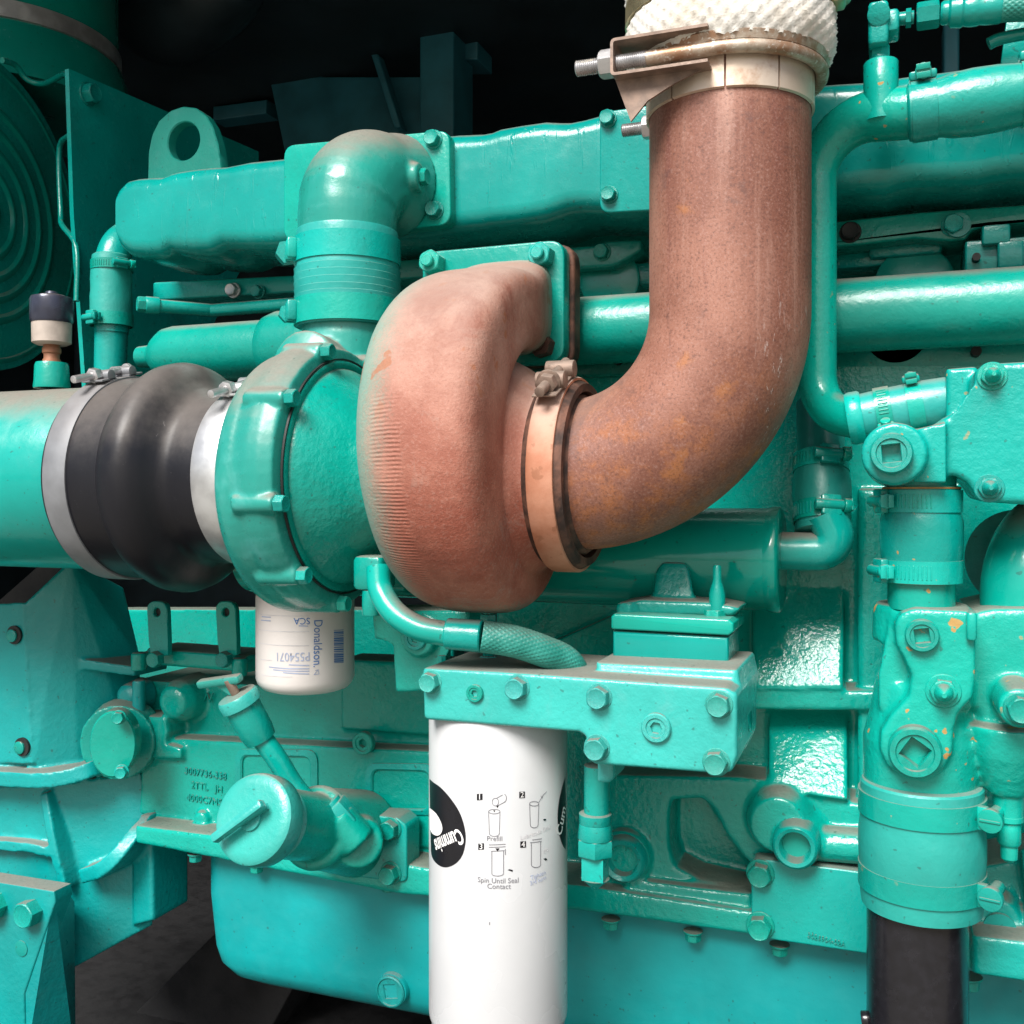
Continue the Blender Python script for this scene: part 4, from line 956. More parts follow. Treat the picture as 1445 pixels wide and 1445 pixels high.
cv.rings([[p - dd * .02 for p in out], [p + dd * .001 for p in out], [cc + (p - cc) * .94 + dd * .003 for p in out]]); obj('inspection_cover', cv, M['paint'], fh)
for x, y in ((168, 1012), (172, 1089)): fix(fh, 'wbolt', x, y, .917, 15, d=dd)
for x, y, Y in ((20, 896, .928), (31, 1054, .928)): bb = B(); bb.yl(x, y, Y, [(Y - .001, 13), (Y + .004, 13)]); obj('bolt_hole_disc', bb, M['black_gap'], fh); bb = B(); bb.yl(x - 3, y + 1, Y - .001, [(Y - .004, 7), (Y - .003, 9), (Y + .004, 9)]); obj('dowel', bb, M['paint'], fh)  # black disc paints the dark hole round each dowel
fp = thing('mounting_plate', 'sloped green mounting plate with hex bolts in the lower left corner', 'bracket', P(40, 1460, .9))
b = B(); pl = [P(-60, 1236, .885), P(76, 1258, .885), P(78, 1272, .885), P(34, 1402, .885), P(36, 1500, .885), P(-60, 1500, .885)]
b.poly(pl, .885, .91, .002); obj('plate', b, M['paint_housing'], fp)
b = B(); b.hull([P(76, 1258, .887), P(92, 1255, .93), P(105, 1272, .945), P(107, 1500, .945), P(36, 1500, .887), P(34, 1402, .887), P(70, 1300, 1.0), P(107, 1500, 1.0)]); obj('gusset', b, M['paint_housing'], fp)
for x, y in ((46, 1286), (-4, 1276)): fix(fp, 'bolt', x, y, .885, 33)
b = B(); b.yl(29, 1339, .8835, [(.8835, 8), (.884, 11), (.89, 11)]); obj('bolt_hole_disc', b, M['paint_dull'], fp)
# dark strut above the housing
tag(obj('cross_tube', B().tube([P(-80, 960, 1.15), P(110, 800, 1.05)], .035, 4), M['floor_steel']), 'dark grey strut under the intake duct at left', 'strut')

# ------------------------------------------------------------------ oil filler and dipstick
of = thing('oil_filler', 'green oil filler neck with round wing cap bolted to the block', 'oil filler', P(540, 1245, .98))
plate(of, [(486, 1146), (560, 1154), (574, 1166), (574, 1246), (486, 1236)], .955, .985, .008, name='filler_flange')
for x, y in ((552, 1169), (552, 1232)): fix(of, 'wbolt', x, y, .955, 24)
cap_c = P(360, 1156, .80); nk = P(500, 1175, .97); ax = (nk - cap_c).normalized()
b = B(); b.tube([cap_c + ax * .03, cap_c + ax * .10, nk], [.033, .033, .034], 40); b.lathe([(0, .038), (.006, .042), (.013, .040), (.016, .034)], cap_c + ax * .098, ax, 48)
b.tube([cap_c + ax * .115, nk + ax * .01], [.040, .046], 40)
dp1 = P(478, 1158, .90); ndir = (P(478, 1158, .90) - P(372, 1040, .87)).normalized(); b.cyl(dp1 - ndir * .005, dp1 + ndir * .03, .019); b.cyl(dp1 + ndir * .03, nk, .025, .03)
cast('filler_neck', b, M['paint'], of, .0022, 4)
k = .0415
b = B(); b.lathe([(-.006, k - .012), (-.0055, k - .004), (-.003, k - .001), (.002, k), (.016, k), (.019, k - .002), (.024, k - .006), (.030, k - .010), (.034, .034)], cap_c, ax, 56)
fc_ = obj('filler_cap', b, M['paint_plate'], of)
b = B(); u = (ZA - ax * ZA.dot(ax)).normalized(); v = ax.cross(u); wd = P(368, 1120, .8) - P(310, 1172, .8); wd = (wd - ax * wd.dot(ax)).normalized(); w2 = ax.cross(wd)
b.box(cap_c - ax * .018 - wd * .006, (.058, .0085, .010), .002, Matrix((wd, w2, ax)).transposed())
b.hull([cap_c - ax * .014 + wd * x + w2 * y for x in (-.008, .016) for y in (-.003, .003)] + [cap_c - ax * .004 + wd * x + w2 * y for x in (-.002, .022) for y in (-.003, .003)])
b.cyl(cap_c - ax * .009, cap_c - ax * .002, .011, seg=24); obj('wing', b, M['paint_plate'], fc_)
ds = thing('dipstick', 'green dipstick tube with T-handle cap leaning up from the filler neck', 'dipstick', dp1)
t0, t1 = P(362, 1032, .862), P(480, 1152, .90); b = B()
b.tube(smooth_path([t0, P(390, 1070, .87), P(415, 1110, .88), P(440, 1136, .888), t1], 6), S(15, 420, .88), 24); obj('tube', b, M['paint'], ds)
up = (P(336, 985, .85) - t0).normalized(); b = B(); b.lathe([(-.010, .010), (-.009, .0155), (.0, .017), (.026, .0175), (.030, .0165)], t0, up, 36); obj('cup', b, M['paint'], ds)
cpc = t0 + up * .030; b = B(); b.lathe([(-.001, .018), (.001, .0205), (.010, .0205), (.0125, .019), (.0135, .012), (.0136, .004)], cpc, up, 40); cpo = obj('cap', b, M['paint_plate'], ds)
b = B(); b.cyl(cpc + up * .013, cpc + up * .03, .0045, seg=16); obj('stem', b, M['steel_dirty'], ds)
hd = (P(348, 955, .84) - P(272, 966, .84)).normalized(); hc_ = P(310, 961, .845); w3 = up.cross(hd).normalized(); b = B()
b.box(hc_, (.050, .010, .008), .002, Matrix((hd, w3, hd.cross(w3))).transposed()); b.hull([hc_ + hd * x + up * y + w3 * z for x, y in ((-.008, 0), (.018, 0), (.004, -.016), (.012, -.016)) for z in (-.002, .002)]); obj('handle', b, M['paint_plate'], ds)
b = B(); q = t1; b.cyl(q - ndir * .014, q + ndir * .012, .0165, bev=.002, seg=6); b.cyl(q - ndir * .018, q - ndir * .012, .0125, seg=24); obj('gland_nut', b, M['paint'], ds)

# ------------------------------------------------------------------ oil filter head
YH = .770
fhd = thing('oil_filter_housing', 'pale green oil filter head casting with many hex bolts on its face', 'filter head', P(830, 1090, .85))
b = B(); b.pp([(595, 942), (720, 949), (850, 958), (1024, 970), (1040, 980), (1040, 1070), (1032, 1090), (1018, 1093), (838, 1079), (828, 1072), (826, 1040), (818, 1034), (597, 1016)], YH, .885, .003, .004)
b.pp([(840, 935), (1040, 945), (1048, 980), (1040, 1075), (840, 1060)], .80, .90, .004)
b.pp([(842, 1066), (866, 1068), (866, 1100), (858, 1106), (842, 1104)], .792, .83, .003)
cast('head_casting', b, M['paint_plate'], fhd, .0018, 2)
for x, y, s_ in ((609, 962, 27), (731, 970, 30), (846, 983, 31), (1015, 994, 32), (843, 1055, 31), (1011, 1075, 32)): fix(fhd, 'wbolt', x, y, YH + .001, s_ * .92, M['paint_plate'])
fix(fhd, 'hexs', 671, 978, YH, 25, M['paint']); fix(fhd, 'hexs', 927, 1026, YH + .001, 42, M['paint_plate'])
b = B(); b.cyl(P(1050, 1010, .84), P(1058, 1010, .84), S(22, 1045, .84)); obj('side_plug', b, M['paint'], fhd)
# bracket plate left of the head, with socket boss
sb = thing('support_bracket', 'green stepped bracket with socket-head plug beside the oil hose', 'bracket', P(575, 975, .86))
b = B(); b.pp([(524, 862), (662, 860), (662, 880), (600, 882), (600, 950), (626, 940), (626, 975), (557, 978), (553, 905), (527, 902)], .86, .92, .003, .003); b.yl(588, 900, .85, [(.85, 25), (.853, 28), (.87, 29)])
cast('bracket_casting', b, M['paint_cast'], sb, .002, 2); fix(sb, 'hexs', 588, 900, .852, 34)
b = B(); b.cyl(P(689, 934, .84), P(689, 925, .84), S(13, 689, .84), bev=.001, seg=6); b.cyl(P(689, 880, .84), P(689, 866, .84), S(12, 689, .84), bev=.001, seg=6); b.cyl(P(689, 930, .84), P(689, 840, .84), S(8, 689, .84), seg=20); b.cyl(P(624, 936, .82), P(624, 925, .82), S(6, 624, .82), seg=6)
tag(obj('banjo_fitting', b, M['paint']), 'thin green line fitting rising from filter head under the turbine', 'fitting')
# ------------------------------------------------------------------ oil filter
FP, FY = 703, .832; fr = S(97.5, FP, FY); fcx = P(FP, HOR, FY)
ofl = thing('oil_filter', 'tall white spin-on oil filter can with black logo and instruction drawings', 'oil filter', P(FP, 1445, FY))
dF = D(FP, FY)
def zf(py): return CZ - (py - HOR) / F * dF
pr = [(zf(1000) - CZ, fr * .97), (zf(1006) - CZ, fr), (zf(1420) - CZ, fr), (zf(1426) - CZ, fr * .992), (zf(1432) - CZ, fr * .96), (zf(1470) - CZ, fr * .955), (zf(1490) - CZ, fr * .90), (zf(1496) - CZ, fr * .6)]
b = B(); b.lathe(pr, Vector((fcx.x, FY, CZ)), ZA, 96); obj('can', b, M['can_white'], ofl)
# ---- printing wrapped on a can: coordinates (arc length, height) found from where it is seen
class Can:
    def __init__(s, c, r, parent): s.c, s.r, s.parent = c, r, parent
    def uv(s, px, py):
        dx, dz = (px - CX) / F, -(py - HOR) / F; d = Vector((-sa + dx * ca, ca + dx * sa)); o = Vector((-s.c.x, -s.c.y))
        A = d.dot(d); Bq = 2 * o.dot(d); C_ = o.dot(o) - s.r ** 2; disc = Bq * Bq - 4 * A * C_
        t = (-Bq - math.sqrt(disc)) / (2 * A) if disc > 0 else -Bq / (2 * A)
        q = o + d * t; a = math.atan2(q.y, q.x); return Vector((a * s.r, CZ + dz * t, 0))
    def wrap(s, bm, name, mat, lift=.0003):
        us = [v.co.x for v in bm.verts]; st = s.r * .07; u = math.floor(min(us) / st) * st
        while u < max(us):
            u += st; bmesh.ops.bisect_plane(bm, geom=list(bm.verts) + list(bm.edges) + list(bm.faces), plane_co=(u, 0, 0), plane_no=(1, 0, 0))
        for v in bm.verts:
            a = v.co.x / s.r; R = s.r + lift; v.co = Vector((s.c.x + math.cos(a) * R, s.c.y + math.sin(a) * R, v.co.y))
        me = bpy.data.meshes.new(name); bm.to_mesh(me); bm.free(); me.shade_smooth()
        return obj(name, me, mat, s.parent)
    def poly(s, pts, name, mat, lift=.0003):
        bm = bmesh.new(); f = bm.faces.new([bm.verts.new(s.uv(*p)) for p in pts]); bmesh.ops.triangulate(bm, faces=[f]); return s.wrap(bm, name, mat, lift)
    def lines(s, polylines, wpx, name, mat, lift=.0003):
        bm = bmesh.new()
        for L in polylines:
            q = [s.uv(*p) for p in L]; h = wpx / 2 * dF / F
            for a, c in zip(q, q[1:]):
                d = (c - a); 
                if d.length < 1e-7: continue
                d.normalize(); n_ = Vector((-d.y, d.x, 0)) * h; e = d * h * .5
                bm.faces.new([bm.verts.new(p) for p in (a - n_ - e, c - n_ + e, c + n_ + e, a + n_ - e)])
        return s.wrap(bm, name, mat, lift)
    def text(s, txt, px, py, hpx, rot, name, mat, lift=.0004, sx=1.0, shear=0, bold=0):
        me = text_mesh(txt, hpx / F * D(px, s.c.y) * 1.4, shear, 0, bold); bm = bmesh.new(); bm.from_mesh(me); bpy.data.meshes.remove(me)
        o = s.uv(px, py); R = Matrix.Rotation(rot, 2)
        for v in bm.verts: q = R @ Vector((v.co.x * sx, v.co.y)); v.co = Vector((o.x + q.x, o.y + q.y, 0))
        return s.wrap(bm, name, mat, lift)
oc_ = Can(Vector((fcx.x, FY, 0)), fr, ofl)
def arc(cx, cy, rx, ry, a0, a1, n=16): return [(cx + rx * math.cos(math.radians(a0 + (a1 - a0) * k / n)), cy + ry * math.sin(math.radians(a0 + (a1 - a0) * k / n))) for k in range(n + 1)]
logo = [(606.5, 1099), (612, 1104), (622, 1111), (634, 1124), (646, 1141), (653, 1157), (657, 1175), (657, 1190), (653, 1206), (645, 1217), (634, 1223), (624, 1223), (615, 1217), (610, 1209), (608.5, 1200), (607.5, 1150)]
def soft(L): return [(p.x, p.y) for p in smooth_path([(x, y, 0) for x, y in L], 5)]
oc_.poly(soft(logo[:15]), 'logo', M['print_black'])
oc_.poly(soft([(607, 1140), (611, 1143), (617, 1149), (623, 1160), (625, 1170), (622, 1177), (617, 1179), (611, 1176), (608, 1170)]), 'logo_drop', M['print_white'], .0006)
oc_.text('Cummins', 630.5, 1187, 20, math.radians(208), 'logo_lettering', M['print_white'], .0006, .56, 0, .022)
lg2 = [(797.4, 1096), (793, 1110), (788.5, 1130), (786.5, 1150), (787.5, 1170), (791, 1186), (795, 1195), (798, 1199), (798.4, 1150)]
oc_.poly(soft(lg2[:8]) + lg2[8:], 'logo', M['print_black'])
oc_.text('Cum', 792, 1158, 18, math.radians(62), 'logo_lettering', M['print_white'], .0006, .8, 0, .02)
G, K = M['print_grey'], M['print_black']
for n_, x, y in (('1', 677, 1124.5), ('2', 736.5, 1121.5), ('3', 679, 1194.5), ('4', 738, 1191.5)):
    oc_.poly([(x - 4, y - 4.3), (x + 4, y - 4.8), (x + 4, y + 4.2), (x - 4, y + 4.7)], 'step_box', K); oc_.text(n_, x, y, 7.5, 0, 'step_number', M['print_white'], .0006)
def can_icon(x, yt, yb, hw, ry=3.2): return [arc(x, yt, hw, ry, 0, 360, 20), [(x - hw, yt), (x - hw + 1, yb - 4)] + arc(x, yb - 4, hw - 1, 4, 180, 0, 8)[0:] + [(x + hw, yt)]]
oc_.lines(can_icon(697.5, 1145, 1180, 8) + [arc(699, 1131.5, 4.5, 5.5, 0, 360, 16), [(701, 1126), (709, 1121.5)], [(703, 1136.5), (713, 1131)], arc(711, 1126, 3.5, 5.5, -75, 80, 8)], .8, 'drawing', G)
oc_.poly([(700, 1137), (704, 1136), (702, 1140)], 'drawing_drop', K); oc_.poly([(699, 1143.3), (697.5, 1146), (696, 1143.3)], 'drawing_drop', K)
oc_.lines(can_icon(753.5, 1134, 1168, 6.5) + [[(760, 1132), (766, 1122)], [(763, 1123), (764.5, 1126), (766, 1122)], [(766, 1122), (771, 1117)]], .8, 'drawing', G)
oc_.lines([[(694, 1201), (694, 1233)] + arc(702, 1233, 8, 3, 180, 0, 8) + [(710.5, 1233), (710.5, 1200)], [(693, 1201), (711.5, 1200)], [(690, 1192), (713, 1191)], [(690, 1195.5), (713, 1194.5)], [(713, 1198), (713, 1206)]], .9, 'drawing', G)
oc_.poly([(699, 1197), (705, 1196.8), (702, 1201.5)], 'drawing_arrow', K)
oc_.lines([[(749.5, 1190), (749.5, 1220)] + arc(756, 1220, 6.5, 4, 180, 0, 8) + [(762.5, 1220), (762.5, 1188)], [(748, 1189), (764, 1187)], [(751, 1185), (764, 1183.5)]], .9, 'drawing', G)
for pts in ([(716, 1227.5), (719, 1226.3), (723.5, 1227.5), (723, 1230.2), (720, 1228.8)], [(765.5, 1156.5), (769, 1155), (771, 1156.5), (768.5, 1158.5)], [(766.5, 1212), (770, 1210.5), (772, 1212.5), (770, 1214.5)]): oc_.poly(pts, 'drawing_arrow', K)
oc_.text('Prefill', 698, 1183.5, 6.5, .0, 'caption', G); oc_.text('Lubricate Seal', 756.5, 1175, 6.2, .15, 'caption', M['print_line']); oc_.text('Spin Until Seal', 703, 1243, 6.8, -.02, 'caption', G); oc_.text('Contact', 704, 1251, 6.8, -.02, 'caption', G)
oc_.text('3/4', 769.5, 1200.5, 5, .1, 'caption', M['print_line']); oc_.text('Tighten', 759.5, 1235, 6, .12, 'caption', M['print_pale']); oc_.text('3/4 turn', 759.5, 1242.5, 6, .12, 'caption', M['print_pale'])
oc_.poly([(690.3, 1301), (691.4, 1301), (691.4, 1305), (690.3, 1305)], 'ink_mark', G)
# ------------------------------------------------------------------ coolant filter behind the compressor
CP_, CY_ = 431, .905; cr = S(68.5, CP_, CY_); ccx = P(CP_, HOR, CY_)
cfl = thing('coolant_filter', 'short white coolant filter can with blue print below the compressor', 'coolant filter', P(CP_, 980, CY_))
dC = D(CP_, CY_)
b = B(); b.vl(CP_, CY_, [(972, 40), (971.5, 50), (968, 60), (961, 66), (954, 68.3), (940, 68.5), (842, 68.5), (836, 68), (832, 66)], 80); obj('can', b, M['can_cream'], cfl)
b = B(); b.vl(CP_, CY_, [(833, 67.5), (831, 69.5), (824, 70), (822, 66)], 64); obj('seam_rim', b, M['rust_dark'], cfl)
b = B(); b.vl(CP_, CY_, [(825, 60), (800, 62), (770, 60)], 48); obj('filter_mount', b, M['paint'], cfl)
cc_ = Can(Vector((ccx.x, CY_, 0)), cr, cfl); dF = dC
cc_.text('Donaldson.', 448, 908, 12, math.radians(-91), 'brand_lettering', M['print_blue'], .0004, .84)
cc_.text('SCA', 426, 876, 9, math.radians(180), 'type_lettering', M['print_blue'], .0004, .95)
cc_.text('P554071', 412, 926.5, 12, math.radians(181), 'number_lettering', M['print_pale'], .0004, .82)
cc_.lines([[(366, 866), (434, 869)], [(366, 888), (436, 891)], [(367, 907), (436, 911)], [(368, 930), (384, 932)], [(370, 952), (412, 955)]], .8, 'rule_line', M['print_line'])
cc_.lines([[(408, 938), (436, 939)], [(380, 941), (436, 943.5)], [(386, 945), (436, 947)], [(400, 949), (436, 951)], [(370, 870), (382, 871)], [(369, 875), (382, 876)], [(422, 883), (434, 883.5)]], 1.5, 'small_print', M['print_pale'])
cc_.poly([(453, 854), (460, 858), (455, 863), (449, 859)], 'emblem', M['print_blue']); cc_.poly([(452.5, 856.5), (457, 858.3), (454, 861), (450.5, 859)], 'emblem_centre', M['can_cream'], .0006); cc_.poly([(448, 856), (452, 860), (449, 861.5)], 'emblem', M['print_blue'])
cc_.lines([[(443, 952), (449, 945), (450, 951), (443, 952)], [(445, 946), (449, 945)]], .9, 'emblem', M['print_pale'])
yy = 889.0
random.seed(3)
while yy < 936: h_ = random.choice((.8, 1.2, 2.0)); cc_.poly([(471, yy), (484.5, yy - .6), (484.5, yy + h_ - .6), (471, yy + h_)], 'bar_stripe', M['print_blue']); yy += h_ + random.choice((.8, 1.1, 1.6))
# ------------------------------------------------------------------ oil hose from turbo to filter head
oh = thing('oil_hose', 'green oil feed hose with braided cover curving under the turbine', 'hose', P(700, 930, .80))
pts = smooth_path([P(534, 800, .775), P(537, 832, .77), P(556, 864, .765), P(590, 886, .765), P(632, 895, .77)], 8); b = B(); b.tube(pts, S(17.5, 560, .77), 28); obj('metal_tube', b, M['paint_smooth'], oh)
b = B(); q0, q1 = P(630, 894, .77), P(680, 898, .775); b.lathe([(0, .0118), (.001, .0128), ((q1 - q0).length - .001, .0132), ((q1 - q0).length, .0122)], q0, q1 - q0, 28); obj('ferrule', b, M['paint'], oh)
pts = resample(smooth_path([q1, P(725, 905, .785), P(770, 920, .80), P(800, 935, .82), P(816, 962, .835)], 12), .0008)
obj('braided_sleeve', braid_tube(pts, .0128, .0052, 20), M['braid'], oh)
# fitting below the head
ff = thing('drain_fitting', 'green hex union fitting hanging below the oil filter head', 'fitting', P(842, 1250, .82))
b = B(); b.vl(842, .82, [(1165, 18), (1080, 18)], 32); obj('tube', b, M['paint'], ff)
b = B(); b.vl(840, .82, [(1162, 22), (1160, 23), (1148, 23), (1146, 20)], 32); b.cyl(P(840, 1183, .82), P(840, 1160, .82), S(25, 840, .82), S(22.5, 840, .82), seg=32); b.cyl(P(840, 1206, .82), P(840, 1182, .82), S(27, 840, .82), bev=.0015, seg=6); obj('union_nut', b, M['paint'], ff)
b = B(); b.cyl(P(840, 1240, .82), P(840, 1207, .82), S(22, 840, .82), bev=.001, seg=4); b.cyl(P(840, 1256, .82), P(840, 1239, .82), .001, S(20, 840, .82), bev=0, seg=24); obj('end_plug', b, M['paint'], ff)
# ------------------------------------------------------------------ oil cooler
oc2 = thing('oil_cooler', 'horizontal green oil cooler cylinder behind the exhaust elbow', 'oil cooler', P(900, 865, .93))
YO = .935; zo = P(1000, 788, YO).z; ro = S(71, 1000, YO)
b = B(); xr0 = P(1103, 788, YO).x
b.lathe([(-.55, ro), (-.012, ro), (-.011, ro * 1.005), (-.008, ro * 1.03), (-.002, ro * 1.03), (0, ro), (.001, ro * .95), (.001, ro * .5)], Vector((xr0, YO, zo)), XA, 64); obj('shell', b, M['paint_gloss'], oc2)
b = B(); zz_ = P(1130, 778, YO).z; pts = path([Vector((xr0 - .005, YO, zz_)), Vector((xr0 + .052, YO, zz_)), P(1165, 725, YO)], .014, 8); b.tube(pts, S(27, 1140, YO), 32); obj('outlet_elbow', b, M['paint_smooth'], oc2)
b = B(); b.hull([P(x, y, Y) for x, y in ((918, 868), (984, 870)) for Y in (.87, .93)] + [P(x, y, Y) for x, y in ((926, 805), (974, 806), (936, 793), (966, 794)) for Y in (.885, .93)])
b.pp([(868, 852), (905, 846), (1010, 850), (1045, 858), (1034, 870), (868, 868)], .86, .95, .003)
cast('foot', b, M['paint_cast'], oc2, .0022, 4)
bb_ = thing('filter_bypass_block', 'green rectangular block with glossy front standing on the filter head', 'valve block', P(950, 940, .88))
YB = .838
b = B(); b.pp([(866, 866), (1028, 874), (1035, 880), (1035, 892), (1028, 897), (862, 888), (862, 870)], YB, .90, .002, .002); obj('lid', b, M['paint_gloss'], bb_)
b = B(); b.pp([(864, 890), (1028, 899), (1028, 941), (864, 932)], YB + .003, .90, .003); obj('block_body', b, M['paint_gloss'], bb_)
for x, y in ((888, 858), (1008, 868)): fix(bb_, 'bolt', P(x, y + 8, .862), 0, 0, .0165, d=(0, 0, 1))
b = B(); b.vl(1012, .865, [(866, 11), (838, 11.5), (828, 9), (818, 6), (800, 6), (797, 4)], 24); obj('bleed_nipple', b, M['paint'], bb_)
# hose from cooler up to the coolant pipe region
chh = thing('cooler_hose', 'short dusty green hose with two worm clamps above the cooler outlet', 'hose', P(1160, 750, .94))
YQ = .945; h0, h1 = P(1160, 752, YQ), P(1158, 610, YQ + .03); dv = h1 - h0; L = dv.length; k = S(1, 1158, YQ)
b = B(); b.lathe([(0, 30 * k), (.001, 37 * k), (L * .2, 38 * k), (L * .35, 41 * k), (L * .5, 41 * k), (L * .62, 37 * k), (L * .75, 36 * k), (L * .8, 33 * k), (L * 1.3, 34 * k)], h0, dv, 48); obj('hose_body', b, M['paint_hose'], chh)
worm_clamp(chh, h0 + dv * .18, dv, 38 * k, .017, (.35, -1, 0), M['paint'], 1.0); worm_clamp(chh, h0 + dv * .68, dv, 37.3 * k, .016, (.35, -1, 0), M['paint'], 1.0)

# ------------------------------------------------------------------ right side: thermostat bracket, hoses, water pump
sh2 = thing('bypass_hose', 'stubby green hose joining the coolant pipe to the right bracket', 'hose', P(1265, 605, .87))
h0, h1 = P(1207, 590, .885), P(1345, 566, .885); dv = h1 - h0; L = dv.length; k = S(1, 1260, .885)
b = B(); b.lathe([(.004, 28 * k), (.005, 33 * k), (.03, 35 * k), (.055, 36 * k), (.07, 35 * k), (L, 34 * k)], h0, dv, 48); obj('hose_body', b, M['paint_hose'], sh2)
b = B(); b.lathe([(-.006, 25 * k), (-.006, 36 * k), (-.003, 38 * k), (.004, 38 * k), (.006, 36 * k), (.006, 26 * k)], h0, dv, 48); obj('pipe_bead', b, M['paint_flecked'], sh2)
worm_clamp(sh2, h0 + dv * .30, dv, 35.3 * k, .012, (0, -.75, -.65), M['paint'], .8); worm_clamp(sh2, h0 + dv * .62, dv, 35.8 * k, .012, (0, -.2, 1), M['paint'], .8)
YR = .80
tbk = thing('thermostat_bracket', 'pale green cast bracket plate with round plugged boss at right edge', 'bracket', P(1380, 712, .85))
b = B(); b.pp([(1300, 612), (1330, 590), (1364, 572), (1374, 545), (1376, 522), (1394, 512), (1500, 507), (1500, 716), (1402, 709), (1380, 703), (1366, 682), (1346, 670), (1300, 684)], YR, .90, .004, .004)
b.yl(1262, 640, .768, [(.768, 41), (.770, 44.5), (.80, 45.5), (.88, 47)]); b.hull([P(x, y, Y) for x, y in ((1290, 606), (1335, 596), (1335, 682), (1290, 680)) for Y in (.79, .87)])
b.pp([(1335, 520), (1380, 516), (1380, 600), (1335, 600)], .86, .95, .003)
cast('bracket_casting', b, M['paint_cast_flecked'], tbk, .002, 4)
fix(tbk, 'sq', 1258, 640, .766, 58, M['paint'], spin=.1)
for x, y in ((1400, 531), (1396, 689)): fix(tbk, 'dome', x, y, YR, 27, M['paint'])
ch2 = thing('pump_hose', 'upright green hose with two worm clamps between bracket and water pump', 'hose', P(1300, 845, .83))
YS = .83
b = B(); b.vl(1300, YS, [(815, 47), (814, 51.5), (800, 52), (792, 52.5), (780, 54.5), (765, 55.5), (740, 55.5), (728, 54), (722, 52), (700, 51.5), (692, 51), (690, 47)], 64); obj('hose_body', b, M['paint_flecked'], ch2)
b = B(); b.vl(1300, YS, [(858, 45), (820, 45), (818, 49), (815, 49), (814, 45)], 48); obj('pipe_end', b, M['paint_flecked'], ch2); b = B(); b.vl(1300, YS, [(693, 46), (692, 51.5), (687, 51.5), (686, 46), (660, 46)], 48); obj('pipe_end', b, M['paint_flecked'], ch2)
b = B(); b.vl(1300, YS, [(821.5, 46), (821, 50.5), (818.5, 50.5), (818, 46)], 48); obj('rust_line', b, M['gasket_rust'], ch2); b = B(); b.vl(1300, YS, [(690.5, 47), (690, 52.3), (687.8, 52.3), (687, 47)], 48); obj('rust_line', b, M['gasket_rust'], ch2)
for y in (707, 805): worm_clamp(ch2, P(1300, y, YS), ZA, S(52.3, 1300, YS), .0165, (-.9, -.42, 0), M['paint_flecked'], .9, side=1)
YW = .795
wp = thing('water_pump', 'green cast water pump body with square-socket plugs at right edge', 'water pump', P(1330, 1100, .85))
b = B()
b.pp([(1262, 880), (1270, 866), (1290, 858), (1368, 862), (1378, 868), (1377, 950), (1374, 984), (1352, 1008), (1346, 1030), (1345, 1062), (1332, 1086), (1306, 1100), (1276, 1097), (1252, 1082), (1241, 1058), (1242, 1034), (1256, 1010), (1282, 982), (1286, 955), (1276, 930), (1264, 910)], YW, .84, .003, .004)
b.hull([P(x, y, Y) for x, y in ((1258, 862), (1372, 866), (1372, 1000), (1240, 1000), (1240, 950)) for Y in (.815, .92)])
b.vl(1298, .84, [(1110, 76), (1040, 76), (1000, 66), (960, 60)])
b.vl(1300, .845, [(905, 66), (856, 64), (850, 58)])
# volute body to the right
b.pp([(1365, 866), (1400, 858), (1520, 856), (1520, 1100), (1420, 1105), (1395, 1060), (1375, 1000)], .83, .95, .006)
b.ball(P(1425, 1010, .85), S(78, 1425, .85), (.62, .6, 1.15)); b.vl(1422, .835, [(1120, 26), (1090, 40), (1060, 52), (1020, 58)])
b.ball(P(1490, 920, .86), S(70, 1480, .86), (1, .8, 1))
b.yl(1440, 1000, .785, [(.785, 26), (.788, 29), (.83, 32)]); b.vl(1340, .835, [(1100, 24), (1050, 36), (1020, 44)])
cast('pump_casting', b, M['paint_cast_flecked'], wp, .0022, 4)
fix(wp, 'sq', 1301, 896, YW - .0, 46, M['paint'], spin=.15); fix(wp, 'sq', 1291, 1058, YW - .001, 72, M['paint'], spin=-.6)
fix(wp, 'dome', 1331, 975, YW, 32, M['paint']); fix(wp, 'wbolt', 1440, 1000, .786, 34, M['paint'])
b = B(); b.pbox(1364, 864, 1379, 905, .788, .81, .002); obj('lug', b, M['paint_flecked'], wp)
b = B(); b.vl(1423, .835, [(1152, 19), (1118, 21), (1112, 24)]); b.vl(1423, .835, [(1159, 17), (1157, 19.5), (1150, 19.5), (1148, 17)]); b.vl(1424, .835, [(1192, 13), (1188, 15.5), (1160, 15.5), (1156, 13)]); b.vl(1424, .835, [(1215, 7), (1211, 11), (1196, 11.5), (1190, 10)]); obj('drain_cock', b, M['paint'], wp)
ip = thing('inlet_pipe', 'vertical dusty green pipe dropping behind the bracket at right edge', 'pipe', P(1440, 860, .88))
b = B(); b.tube(path([P(1446, 880, .87), P(1446, 752, .87), P(1520, 742, .92)], .05, 10), S(58, 1440, .87), 40); obj('pipe_body', b, M['paint_smooth'], ip)
b = B(); b.lathe([(-.01, S(70, 1440, .87)), (.0, S(73, 1440, .87)), (.02, S(73, 1440, .87))], P(1440, 790, .93), Vector((-.2, -1, .1)), 48); obj('collar', b, M['paint_dull'], ip)
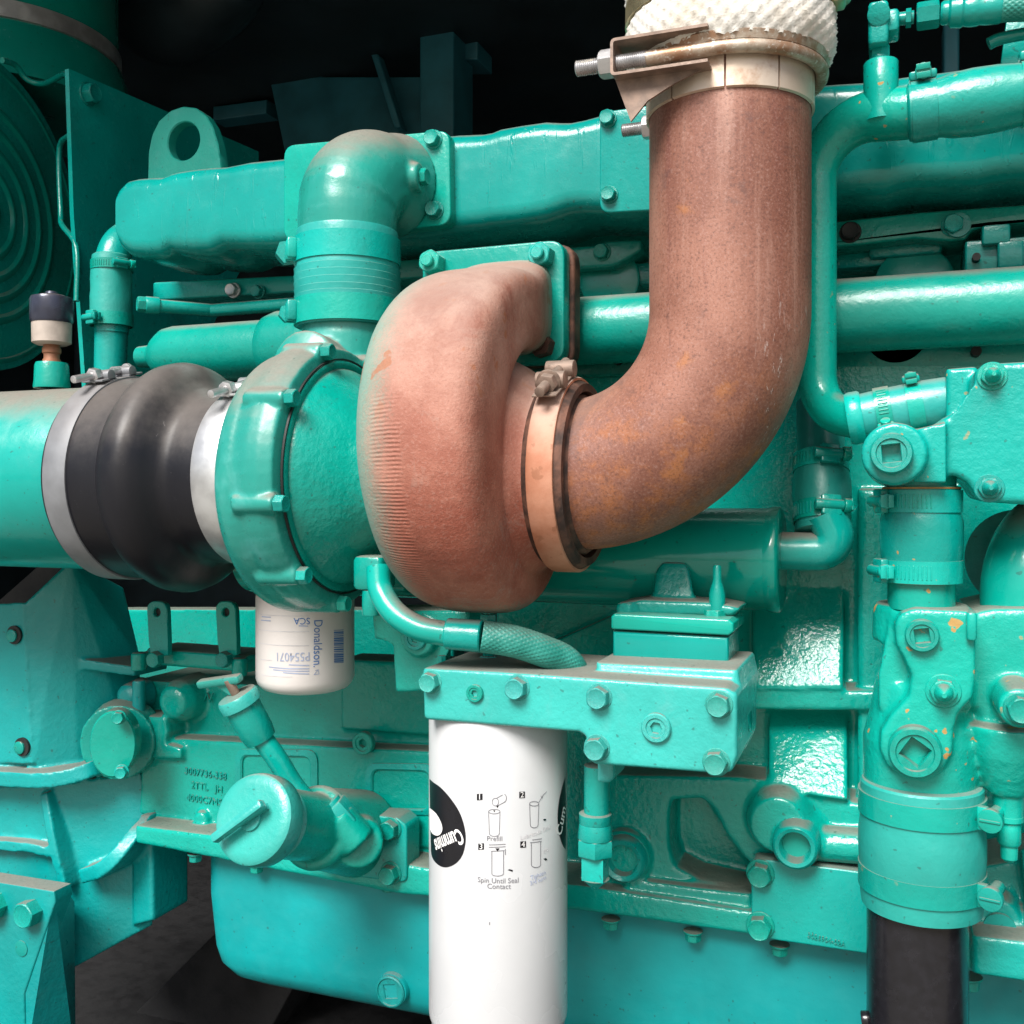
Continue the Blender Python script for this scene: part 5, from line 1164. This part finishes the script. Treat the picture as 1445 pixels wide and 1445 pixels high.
# lower sleeve and black pipe
YK = .835
ls = thing('suction_sleeve', 'wide green sleeve hose with two clamps over the black pipe', 'hose', P(1300, 1290, YK))
b = B(); b.vl(1300, YK, [(1278, 74), (1277, 80), (1262, 82), (1230, 82), (1225, 83), (1200, 84.5), (1175, 84.5), (1160, 82.5), (1130, 82), (1105, 81.5), (1102, 79), (1101, 70)], 64); obj('hose_body', b, M['paint_hose'], ls)
for y in (1132, 1236):
    c = P(1300, y, YK); R = S(82.6, 1300, YK); b = B(); b.lathe([(-.0085, R - .001), (-.0085, R + .0012), (.0085, R + .0012), (.0085, R - .001)], c, ZA, 64, closed=True); o = obj('hose_clamp', b, M['paint_flecked'], ls)
    d = Vector((.96, -.30, 0)).normalized(); t = ZA.cross(d); b = B(); rot = Matrix((d, t, ZA)).transposed()
    b.box(c + d * (R + .002) - t * .012, (.007, .006, .017), .001, rot); b.cyl(c + d * (R + .007) - t * .012, c + d * (R + .007) + t * .012, .005, seg=16); obj('screw_housing', b, M['paint_flecked'], o)
    b = B(); q = c + d * (R + .008) - t * .018; b.cyl(q + t * .006, q, .0085, seg=24); b.box(q - t * .0005, (.014, .0012, .0018), .0003, rot); obj('screw', b, M['paint'], o)
bpi = thing('black_pipe', 'glossy black suction pipe below the wide green sleeve', 'pipe', P(1293, 1445, YK))
b = B(); b.vl(1294, YK, [(1640, 67.5), (1200, 67.5)], 64); obj('pipe_body', b, M['pipe_black'], bpi)
b = B(); b.cyl(P(1226, 1438, .83), P(1216, 1438, .83), .006, seg=16); obj('stud', b, M['pipe_black'], bpi)
# foot of the block, far right bottom
ft = thing('engine_mount', 'green engine mounting foot with round recess at lower right corner', 'engine foot', P(1420, 1390, .93))
b = B(); b.pp([(1372, 1320), (1520, 1338), (1520, 1398), (1372, 1376)], .88, 1.0, .003); b.pp([(1372, 1225), (1520, 1200), (1520, 1345), (1372, 1330)], .93, 1.0, .003)
b.hull([P(1440, 1200, .90), P(1520, 1150, .88), P(1520, 1340, .88), P(1455, 1330, .9), P(1440, 1200, .96), P(1455, 1330, .96)])
b.yl(1408, 1300, .91, [(.91, 30), (.93, 38), (.96, 45)]); cast('foot_casting', b, M['paint_cast'], ft, .0026, 4)
b = B(); b.yl(1411, 1312, .906, [(.906, 22), (.93, 22)]); obj('recess', b, M['paint_dull'], ft)
fix(ft, 'wbolt', P(1368, 1378, .93), 0, 0, .015, d=(0, 0, -1))
